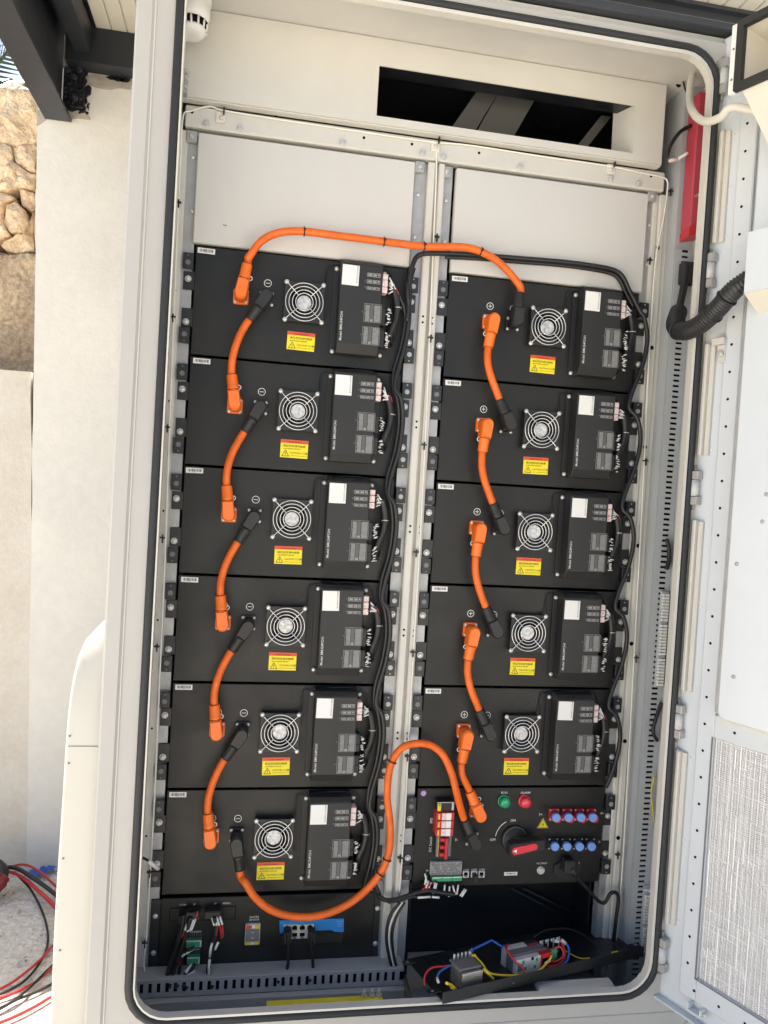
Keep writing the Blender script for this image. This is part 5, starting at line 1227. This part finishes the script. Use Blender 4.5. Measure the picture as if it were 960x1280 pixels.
trw('yellow booted lead right of the silver filter box', 'wireyellow', [(fx1+.006, fy+.012, .034), (fx1+.018, fy+.006, .022), (fx1+.028, fy+.004, .012)], .0030, [((fx1+.008, fy+.012, .032), (fx1+.022, fy+.006, .018), 'wireyellow')])
trw('red wire draped over the grey contactor', 'wirered', [(cx0+.010, cy0+.075, .054), (cx0-.008, cy0+.05, .056), (cx0-.004, cy0+.01, .040), (cx0+.012, cy0-.014, .022), (cx0+.004, cy0-.024, .006), (cx0-.026, cy0-.026, .006)], .0027, [((cx0-.026, cy0-.026, .006), (cx0-.010, cy0-.026, .006), 'sleeve')])
trw('blue wire behind the silver filter box', 'wireblue', [(fx1-.004, fy+.058, .044), (fx1+.006, fy+.064, .049), (cx0+.004, cy0+.082, .05)], .0027, [((fx1-.002, fy+.060, .044), (fx1+.010, fy+.069, .048), 'sleeve')])
trw('blue wire looping right of the red contactor module', 'wireblue', [(cx0+.075, cy0-.012, .006), (cx0+.11, cy0-.014, .005), (cx0+.150, cy0+.0, .012), (cx0+.170, cy0+.03, .032), (cx0+.155, cy0+.045, .050)], .0032, [((cx0+.165, cy0+.038, .040), (cx0+.155, cy0+.045, .050), 'sleeve')])
trw('red wire curving right of the red contactor module', 'wirered', [(cx0+.085, cy0-.008, .012), (cx0+.12, cy0-.006, .010), (cx0+.150, cy0+.012, .020), (cx0+.155, cy0+.04, .042), (cx0+.140, cy0+.05, .048)], .0028, [((cx0+.148, cy0+.046, .046), (cx0+.136, cy0+.05, .049), 'sleeve')])
trw('short red wire arched from the green terminal', 'wirered', [(cx0+.112, cy0+.012, .045), (cx0+.130, cy0+.006, .050), (cx0+.135, cy0-.004, .030), (cx0+.110, cy0-.010, .022), (cx0+.094, cy0-.006, .026)], .0024, [((cx0+.094, cy0-.006, .026), (cx0+.078, cy0-.010, .022), 'sleeve')])
trw('thin dark cable trailing back from the contactor', 'ear', [(cx0+.09, cy0+.08, .058), (cx0+.14, cy0+.10, .060), (cx0+.21, cy0+.10, .050), (cx0+.26, cy0+.085, .025), (cx0+.28, cy0+.06, .004)], .0022)
trw('pale yellow wire lying at the right of the tray', 'wireyellow', [(cx0+.155, cy0+.04, .030), (cx0+.180, cy0+.03, .012), (cx0+.20, cy0+.012, .004), (cx0+.225, cy0+.004, .003)], .0016)
for k in range(4):
    t = empty('terminal_post', TX((cx0+.115+.017*k, cy0+.075, .002)), ['left short pale terminal post behind the red contactor module', 'second short pale terminal post behind the red contactor module', 'third short pale terminal post behind the red contactor module', 'right short pale terminal post behind the red contactor module'][k], 'terminal', 'pale terminal posts on the loose tray')
    g = tg(); g.lathe([(.0018, .002), (.0018, .046)], (cx0+.115+.017*k, cy0+.075, 0), (0, 0, 1), 8); g.build('stud', MT['screw'], t); g = tg(); g.lathe([(.0035, .046), (.0035, .054)], (cx0+.115+.017*k, cy0+.075, 0), (-.3, -.3, 1), 8); g.build('cap', MT['sleeve'], t)
ea = inv(789, 1190); tb_(tray, 'earth_lug', 'wireyellow', ea[0]-.008, ea[0]+.012, ea[1], ea[1]+.012, .002, .006)
# bent bracket under the tray
p, q = at(670, 1233, -.15), at(766, 1222, -.15)
g = G(); g.box(p.x, q.x, -.165, -.135, p.z-.010, p.z+.003, .004); g.build('support_angle', MT['blank'], CB)

# ================================================================ OPEN DOOR (right) AND THE AIR CONDITIONER ON IT
DO = Vector((1.0124, -.2005, 0)); DU = Vector((.4011, -.9160, 0)); DN = Vector((-.9160, -.4011, 0))
DROT = math.atan2(DU.y, DU.x)
door = bpy.data.objects.new('cabinet_door', None); COL.objects.link(door); door.parent = CB
door.location = DO-CB.location; door.rotation_euler = (0, 0, DROT)
# door space: x = from the hinge outwards, y = out of the inner face away from the viewer is +, so h -> y = -h ; DN equals -Y of the frame
def dpart(g, name, m, par=door, **k): return g.build(name, MT[m], par, local=True, **k)
H_ = lambda h: -h
sgn = 1 if (Matrix.Rotation(DROT, 3, 'Z') @ Vector((0, -1, 0))).dot(DN) > 0 else -1
def dbox(s0, s1, h0, h1, z0, z1, b=0.001): return G().box(s0, s1, -sgn*h0, -sgn*h1, z0, z1, b)
ZB, ZT = -.1325, 1.797
dpart(dbox(-.008, 1.06, -.035, 0, ZB, ZT, .003), 'door_sheet', 'dskytint')
dpart(dbox(-.004, 1.05, .0005, .016, ZB, ZB+.004), 'bottom_fold', 'dskytint')
dpart(dbox(.047, .0825, .0005, .010, -.092, ZT-.02, .002), 'perforated_frame', 'dskytint')
dpart(dbox(.0827, 1.0, .0005, .010, -.092, -.047, .002), 'perforated_frame', 'dskytint')
dpart(dbox(.0827, 1.0, .0005, .010, .426, .470, .002), 'perforated_frame', 'dskytint')
z = 1.6015-.0525*32
for k in range(36):
    if z > -.07:
        g = G(); g.lathe([(.0027, 0), (.0027, .0006)], (.0625, -sgn*.010, z), (0, -sgn, 0), 10); dpart(g, 'frame_hole', 'hole')
    z += .0525
for k in range(6):
    g = G(); g.lathe([(.0027, 0), (.0027, .0006)], (.0800+.0525*k, -sgn*.010, -.0715), (0, -sgn, 0), 10); dpart(g, 'frame_hole', 'hole')
g = G(); g.lathe([(.0027, 0), (.0027, .0006)], (.125, -sgn*.010, .447), (0, -sgn, 0), 10); dpart(g, 'frame_hole', 'hole')
for z0, z1 in ((1.387, 1.606), (.968, 1.19), (.498, .841), (.026, .378)):
    g = dbox(.004, .010, .0005, .010, z0+.002, z1, .001); g.box(.0102, .0155, -sgn*.0005, -sgn*.016, z0, z1, .002); g.box(.0157, .0255, -sgn*.0005, -sgn*.007, z0, z1-.002, .001)
    dpart(g, 'stiffener', 'cab2')
    for zz in (z0+.012, (z0+z1)/2, z1-.01):
        for s in (.0055, .029): g = G(); g.lathe([(.0026, 0), (.002, .0012)], (s, -sgn*.0005, zz), (0, -sgn, 0), 8); dpart(g, 'weld_spot', 'white')
g = dbox(.083, .990, .0006, .004, -.0465, .4255, 0); foil_ = dpart(g, 'insulation_foil', 'foil')
rf = random.Random(8); g = G(); hf = .0041
def thread(s0, z0, s1, z1, w):
    d = Vector((s1-s0, z1-z0)).normalized(); n = Vector((-d.y, d.x))*w*.5
    q = [(s0-n.x, -sgn*hf, z0-n.y), (s1-n.x, -sgn*hf, z1-n.y), (s1+n.x, -sgn*hf, z1+n.y), (s0+n.x, -sgn*hf, z0+n.y)]
    t_ = [(a[0]*.5+b_[0]*.5, -sgn*(hf+.0006), a[2]*.5+b_[2]*.5) for a, b_ in ((q[0], q[3]), (q[1], q[2]))]
    g.add(q+t_, [(0, 1, 5, 4), (3, 4, 5, 2)] if sgn < 0 else [(0, 4, 5, 1), (3, 2, 5, 4)])
z = -.043
while z < .424:
    s_ = .0835
    while s_ < .45:
        l_ = rf.uniform(.03, .16); e_ = min(s_+l_, .45); jj = rf.uniform(-.0006, .0006); thread(s_, z+jj, e_, z+jj+rf.uniform(-.0008, .0008), rf.choice((.0007, .0010, .0010, .0016))); s_ = e_+rf.uniform(.0005, .006)
    z += .0062
s_ = .0875
while s_ < .45:
    z = -.045
    while z < .424:
        l_ = rf.uniform(.03, .14); e_ = min(z+l_, .424); jj = rf.uniform(-.0008, .0008); thread(s_+jj, z, s_+jj+rf.uniform(-.001, .001), e_, rf.choice((.0010, .0014, .0014, .0024))); z = e_+rf.uniform(.0005, .008)
    s_ += .0098
for k in range(14):
    a_, b_ = rf.uniform(.085, .2), rf.uniform(-.04, .3); an = rf.uniform(.6, 1.3); l_ = rf.uniform(.02, .07); thread(a_, b_, a_+l_*math.cos(an), b_-l_*math.sin(an) if b_-l_ > -.044 else b_+l_*math.sin(an), .0012)
dpart(g, 'scrim_threads', 'thread', kind='stuff')
dpart(dbox(.0795, .0827, .0104, .0112, -.0485, .4265, 0), 'foil_edge', 'midgrey'); dpart(dbox(.0828, .99, .0104, .0112, -.0485, -.0466, 0), 'foil_edge', 'midgrey')
g = dbox(.071, .102, .0005, .018, -.113, -.1085, .001); g.box(.071, .075, -sgn*.0005, -sgn*.018, -.1085, -.096, .001); g.box(.098, .102, -sgn*.0005, -sgn*.018, -.1085, -.096, .001); dpart(g, 'stay_bracket', 'dskytint')
g = G(); g.tube([(.103, -sgn*.010, -.105), (.112, -sgn*.012, -.103)], .003, 8); dpart(g, 'stay_pin', 'cream')
for zc in (1.7128, 1.334, .904, .4356, -.0402):
    g = G(); g.box(-.014, .015, -sgn*.001, -sgn*.018, zc+.0165, zc+.034, .0015); g.box(-.014, .015, -sgn*.001, -sgn*.018, zc-.034, zc-.0165, .0015); g.box(-.024, -.011, -sgn*.002, -sgn*.010, zc-.024, zc+.020, .001)
    g.lathe([(.0032, -.044), (.0032, .044)], (.0, -sgn*.006, zc), (0, 0, 1), 8)
    dpart(g, 'hinge', 'hinge')
    g = G(); g.lathe([(.0085, -.0158), (.0085, .0158)], (.0045, -sgn*.010, zc), (0, 0, 1), 18); dpart(g, 'hinge_barrel', 'grey')
g = dbox(.026, .052, .0005, .022, 1.183, 1.197, .002); g.box(.036, .052, -sgn*.0102, -sgn*.014, 1.15, 1.183, .002); dpart(g, 'grounding_tab', 'cab2')
g = G(); g.lathe([(.006, 0), (.006, .004), (.004, .006)], (.0445, -sgn*.014, 1.165), (0, -sgn, 0), 12); dpart(g, 'earth_stud', 'screw')

def DW(s, h, z): return DO+DU*s+DN*h+Vector((0, 0, z))
ac = empty('air_conditioner', DW(.5, 0, .474), 'pale sheet steel air conditioner unit hung on the inside of the open door', 'air conditioner')
def xfd(p): return DW(p[0], p[1], p[2])
def abox(s0, s1, h0, h1, z0, z1, b=.002): return G(xfd).box(s0, s1, h0, h1, z0, z1, b)
# (door frame is left handed in (s,h,z); flip faces)
def flip(g): g.f = [f[::-1] for f in g.f]; return g
flip(abox(.094, .955, .0105, .030, .478, 1.262, .002)).build('back_tray', MT['zinc'], ac)
g = G(xfd); o_ = rrect(.1065, .95, .474, 1.262, .012, 4); n = len(o_); g.add([(a, .0305, b) for a, b in o_]+[(a, .040, b) for a, b in o_]+[(a+(.003 if a < .5 else -.003), .043, b+(.003 if b < .8 else -.003)) for a, b in o_], [tuple(range(n-1, -1, -1)), tuple(range(2*n, 3*n))]+[(i, (i+1) % n, n+(i+1) % n, n+i) for i in range(n)]+[(n+i, n+(i+1) % n, 2*n+(i+1) % n, 2*n+i) for i in range(n)])
flip(g).build('front_cover', MT['acwhite'], ac)
for px, py in ((958, 618), (953, 652), (921, 705), (917, 846)):
    d = CF + ((px-480)/FPX)*CR - ((py-640)/FPX)*CU; o0 = DO+DN*.043; q = Vector(CAM)+d*((o0-Vector(CAM)).dot(DN)/d.dot(DN)); s_, z_ = (q-DO).dot(DU), q.z
    g = G(xfd); g.lathe([(.004, 0), (.0038, .0008), (.002, .0012)], (s_, .043, z_), (0, 1, 0), 12); flip(g).build('rivet', MT['zinc'], ac)
g = G(xfd); g.lathe([(.0045, 0), (.0045, .004), (.003, .006)], (.128, .0105, .4685), (0, 1, 0), 10); flip(g).build('fixing_screw', MT['screw'], ac)
flip(abox(.1, .2, .0105, .024, .466, .4735, .001)).build('fixing_strap', MT['cream'], ac)
# protruding blower box, its sloping underside and the air duct above
g = G(xfd); s0, s1 = .1305, .95
sec = [(.0435, 1.262), (.0435, 1.225), (.090, 1.2525), (.090, 1.362), (.024, 1.372), (.024, 1.262)]
n = len(sec); vs = [(s0, a, b) for a, b in sec]+[(s1, a, b) for a, b in sec]
g.add([(s0, .0105, 1.262), (s0, .0435, 1.225), (s0, .09, 1.2525), (s0, .09, 1.360), (s0, .0105, 1.368), (s1, .0105, 1.262), (s1, .0435, 1.225), (s1, .09, 1.2525), (s1, .09, 1.360), (s1, .0105, 1.368)],
      [(4, 3, 2, 1, 0), (5, 6, 7, 8, 9), (2, 3, 8, 7), (3, 4, 9, 8)]); g.build('blower_box', MT['acwhite'], ac)
g = G(xfd); g.add([(s0+.0002, .0435, 1.2252), (s0+.0002, .0903, 1.2522), (s1, .0903, 1.2522), (s1, .0435, 1.2252), (s0+.0002, .0435, 1.2245), (s0+.0002, .0903, 1.2515), (s1, .0903, 1.2515), (s1, .0435, 1.2245)], [(4, 5, 6, 7), (0, 3, 2, 1), (0, 1, 5, 4), (1, 2, 6, 5)]); g.build('sloping_underside', MT['cream'], ac)
flip(abox(.0975, .1015, .0105, .017, 1.392, 1.566, .001)).build('gap_shade_strip', MT['midgrey'], ac)  # solid grey strip, the dark of the slot painted beside the cover
flip(abox(.1018, .95, .0105, .030, 1.372, 1.566, .002)).build('upper_cover', MT['acwhite'], ac)
dk0, dk1, dz0, dz1, hh = .127, .80, 1.594, 1.706, .142
def dquad(pts): return [xfd(p) for p in pts]
g = G(xfd); t_ = .003     # duct: sheet metal box open towards the cabinet
g.box(dk0, dk0+t_, .03, hh, dz0, dz1); g.box(dk1-t_, dk1, .03, hh, dz0, dz1); g.box(dk0+t_, dk1-t_, .03, hh, dz0, dz0+t_); g.box(dk0+t_, dk1-t_, .03, hh, dz1-t_, dz1); g.box(dk0, dk1, .0105, .0298, dz0, dz1)
flip(g).build('air_duct', MT['cream'], ac)
g = G(xfd); o1, i1 = sq(dk0-.004, dk1+.004, dz0-.004, dz1+.004), sq(dk0+.0085, dk1-.0085, dz0+.0085, dz1-.0085)
n = 4; g.add([(a, hh+.012, b) for a, b in o1]+[(a, hh+.012, b) for a, b in i1]+[(a, hh+.0005, b) for a, b in o1]+[(a, hh+.0005, b) for a, b in i1], [f for i in range(4) for f in ((i, (i+1) % 4, 4+(i+1) % 4, 4+i), (8+i, 12+i, 12+(i+1) % 4, 8+(i+1) % 4), (i, 8+i, 8+(i+1) % 4, (i+1) % 4), (4+i, 4+(i+1) % 4, 12+(i+1) % 4, 12+i))])
g.build('duct_gasket', MT['rubber'], ac)
flip(abox(dk0-.0150, dk0-.0043, hh+.001, hh+.010, dz0-.006, dz1+.002, .001)).build('duct_flange', MT['white'], ac)
for z in (1.612, 1.665): g = G(xfd); g.lathe([(.0022, 0), (.002, .0008)], (dk0-.009, hh+.010, z), (0, 1, 0), 8); flip(g).build('screw', MT['midgrey'], ac)
for s, z in ((.135, 1.690), (.20, 1.66)): g = G(xfd); g.lathe([(.0035, 0), (.003, .0025)], (s, .0300, z), (0, 1, 0), 10); flip(g).build('screw', MT['screw'], ac)
g = G(xfd); g.add([(dk0+.004, hh-.004, dz0-.0005), (dk1, hh-.004, dz0-.0005), (dk1, .0305, 1.46), (dk0+.03, .0305, 1.46), (dk0+.004, .0305, dz0-.0005), (dk1, .0305, dz0-.0005)], [(0, 1, 2, 3), (0, 3, 4), (1, 5, 2), (0, 4, 5, 1), (3, 2, 5, 4)]); g.build('sloping_hood', MT['cream'], ac)

# hoses between the cabinet wall and the door
ch = empty('corrugated_hose', at(848, 400, -.15), 'thick black corrugated hose bending from the right wall to the door unit', 'hose')
inw = DW(.131, .055, 1.292)
hp2 = [at(848, 390, -.085), at(844, 407, -.13), at(856, 414, -.185), at(876, 405, -.235), at(898, 385, -.285), at(918, 362, -.32), inw]
pth = spline(hp2, 26); g = G(); g.tube(pth, .02, 16, rf=lambda t, i: .0185 if i % 3 == 0 else (.0185 if i % 3 == 1 else .0158)); g.build('hose_wall', MT['corr'], ch)
g = G(); g.tube(spline([at(858, 332, -.060), at(856, 352, -.064), at(852, 372, -.070), at(848, 390, -.085), at(844, 405, -.125)], 6), .0080, 12); g.build('wire_bundle', MT['cable'], ch)
for i in (40, 96, 118): g = G(); a_ = pth[i+1]-pth[i-1]; g.ring(pth[i], .0192, .0020, a_, 20, 6); g.build('cable_tie', MT['cable'], ch)
p = at(858, 342, -.05); g = G(); g.box(p.x-.016, p.x+.014, -.066, -.0425, p.z-.026, p.z+.022, .003); g.build('wall_gland', MT['ink'], ch)
dh = empty('drain_hose', at(865, 140, -.15), 'milky drain hose looping from the cabinet ceiling to the door duct', 'hose')
hp3 = [at(868, 84, -.075), at(864, 100, -.085), at(862, 125, -.12), at(868, 143, -.18), at(882, 152, -.235), at(900, 147, -.28), at(917, 134, -.31), DW(.135, .06, 1.575)]
g = G(); g.tube(spline(hp3, 8), .0076, 12); g.build('hose_wall', MT['hose'], dh)
g = G(); q = at(869, 82, -.075); g.tube([q, q+Vector((0, 0, .02))], .0075, 10); g.build('hose_fitting', MT['red'], dh)

# ================================================================ CABLES LYING ON THE GROUND (left)
def gc(label, m, pts, r, group='cables lying on the ground'):
    r *= .85; P3 = [atz(x, y, GZ+(h or 0)+r) for x, y, h in pts]; t = empty('ground_cable', P3[0], label, 'cable', group)
    g = G(); g.tube(spline(P3, 8), r, 8); g.build('cable_run', MT[m], t)
gc('thick black ground cable arching toward the hood', 'cable', [(-60, 1110, .05), (-12, 1094, .05), (5, 1085, .06), (22, 1086, .06), (45, 1100, .05), (68, 1117, .03), (95, 1140, .01), (130, 1165, 0)], .0075)
gc('red ground cable arching highest beside the wall', 'wirered', [(-40, 1105, .04), (0, 1090, .05), (15, 1083, .06), (32, 1081, .06), (50, 1090, .05), (68, 1106, .03), (95, 1130, .01)], .0045)
gc('red ground cable running under the thick black one', 'wirered', [(-40, 1110, .04), (0, 1094, .05), (12, 1090, .05), (30, 1098, .04), (50, 1115, .03), (68, 1131, .02), (95, 1160, 0)], .006)
gc('second red ground cable hugging the thick black one', 'wirered', [(-30, 1108, .03), (5, 1092, .04), (20, 1092, .04), (38, 1106, .03), (56, 1122, .02), (75, 1142, .01), (95, 1165, 0)], .0045)
gc('thin black ground cable curving in a wide arc to the left', 'cable', [(18, 1090, .04), (36, 1109, .02), (48, 1129, .01), (57, 1152, 0), (60, 1175, 0), (54, 1196, 0), (36, 1221, 0), (15, 1236, 0), (-15, 1248, 0), (-60, 1262, 0)], .0042)
gc('red ground cable crossing the thin black arc', 'wirered', [(110, 1140, 0), (68, 1180, 0), (52, 1198, .006), (30, 1217, .004), (10, 1231, 0), (-20, 1245, 0), (-60, 1255, 0)], .0042)
gc('black ground cable slanting to the lower left corner', 'cable', [(110, 1170, 0), (68, 1205, 0), (45, 1227, .004), (22, 1247, .006), (2, 1259, .004), (-40, 1276, 0)], .0044)
gc('red ground cable slanting beneath the black one', 'wirered', [(110, 1178, 0), (68, 1208, 0), (48, 1225, 0), (32, 1234, 0), (10, 1244, 0), (-20, 1252, 0), (-60, 1262, 0)], .0042)
gc('lower black ground cable reaching the hood foot', 'cable', [(110, 1200, 0), (68, 1228, 0), (45, 1240, 0), (20, 1250, 0), (0, 1261, 0), (-40, 1280, 0)], .0044)
gc('front red ground cable nearest the lower left corner', 'wirered', [(110, 1222, 0), (66, 1245, 0), (44, 1258, 0), (20, 1270, 0), (0, 1278, 0), (-40, 1290, 0)], .0052)
t = empty('cable_bundle', atz(0, 1100, GZ), 'dark red wrapped cable bundle by the low wall', 'cable bundle')
g = G(); g.tube(spline([atz(-30, 1118, GZ+.03), atz(-8, 1110, GZ+.04), atz(4, 1096, GZ+.06)], 6), .026, 12, rf=lambda u, i: .030-.008*u+.002*math.sin(i*2.3)); g.build('wrap', MT['maroon'], t)
g = G(); g.tube(spline([atz(2, 1098, GZ+.06), atz(4, 1088, GZ+.075), atz(-4, 1080, GZ+.085)], 4), .017, 10); g.build('black_end', MT['cable'], t)
for i, (x, y, s_) in enumerate(((47, 1093, .022), (59, 1088, .018))):
    p = atz(x, y, GZ+.004); g = G(); nn = 7
    vs = []
    for k in range(nn*nn): a_, b_ = k % nn, k//nn; vs.append((p.x+(a_/(nn-1)-.5)*s_*2.6, p.y+(b_/(nn-1)-.5)*s_*1.8, GZ+.012+.010*noise.noise(Vector((a_*.8, b_*.8, i*5)))))
    g.add(vs, [(b*nn+a, b*nn+a+1, (b+1)*nn+a+1, (b+1)*nn+a) for a in range(nn-1) for b in range(nn-1)], True)
    g.build('plastic_scrap', MT['bluefilm'], label=('larger blue plastic scrap on the dusty ground by the wall', 'smaller blue plastic scrap against the wall footing')[i], cat='plastic scrap', group='blue plastic scraps by the wall')
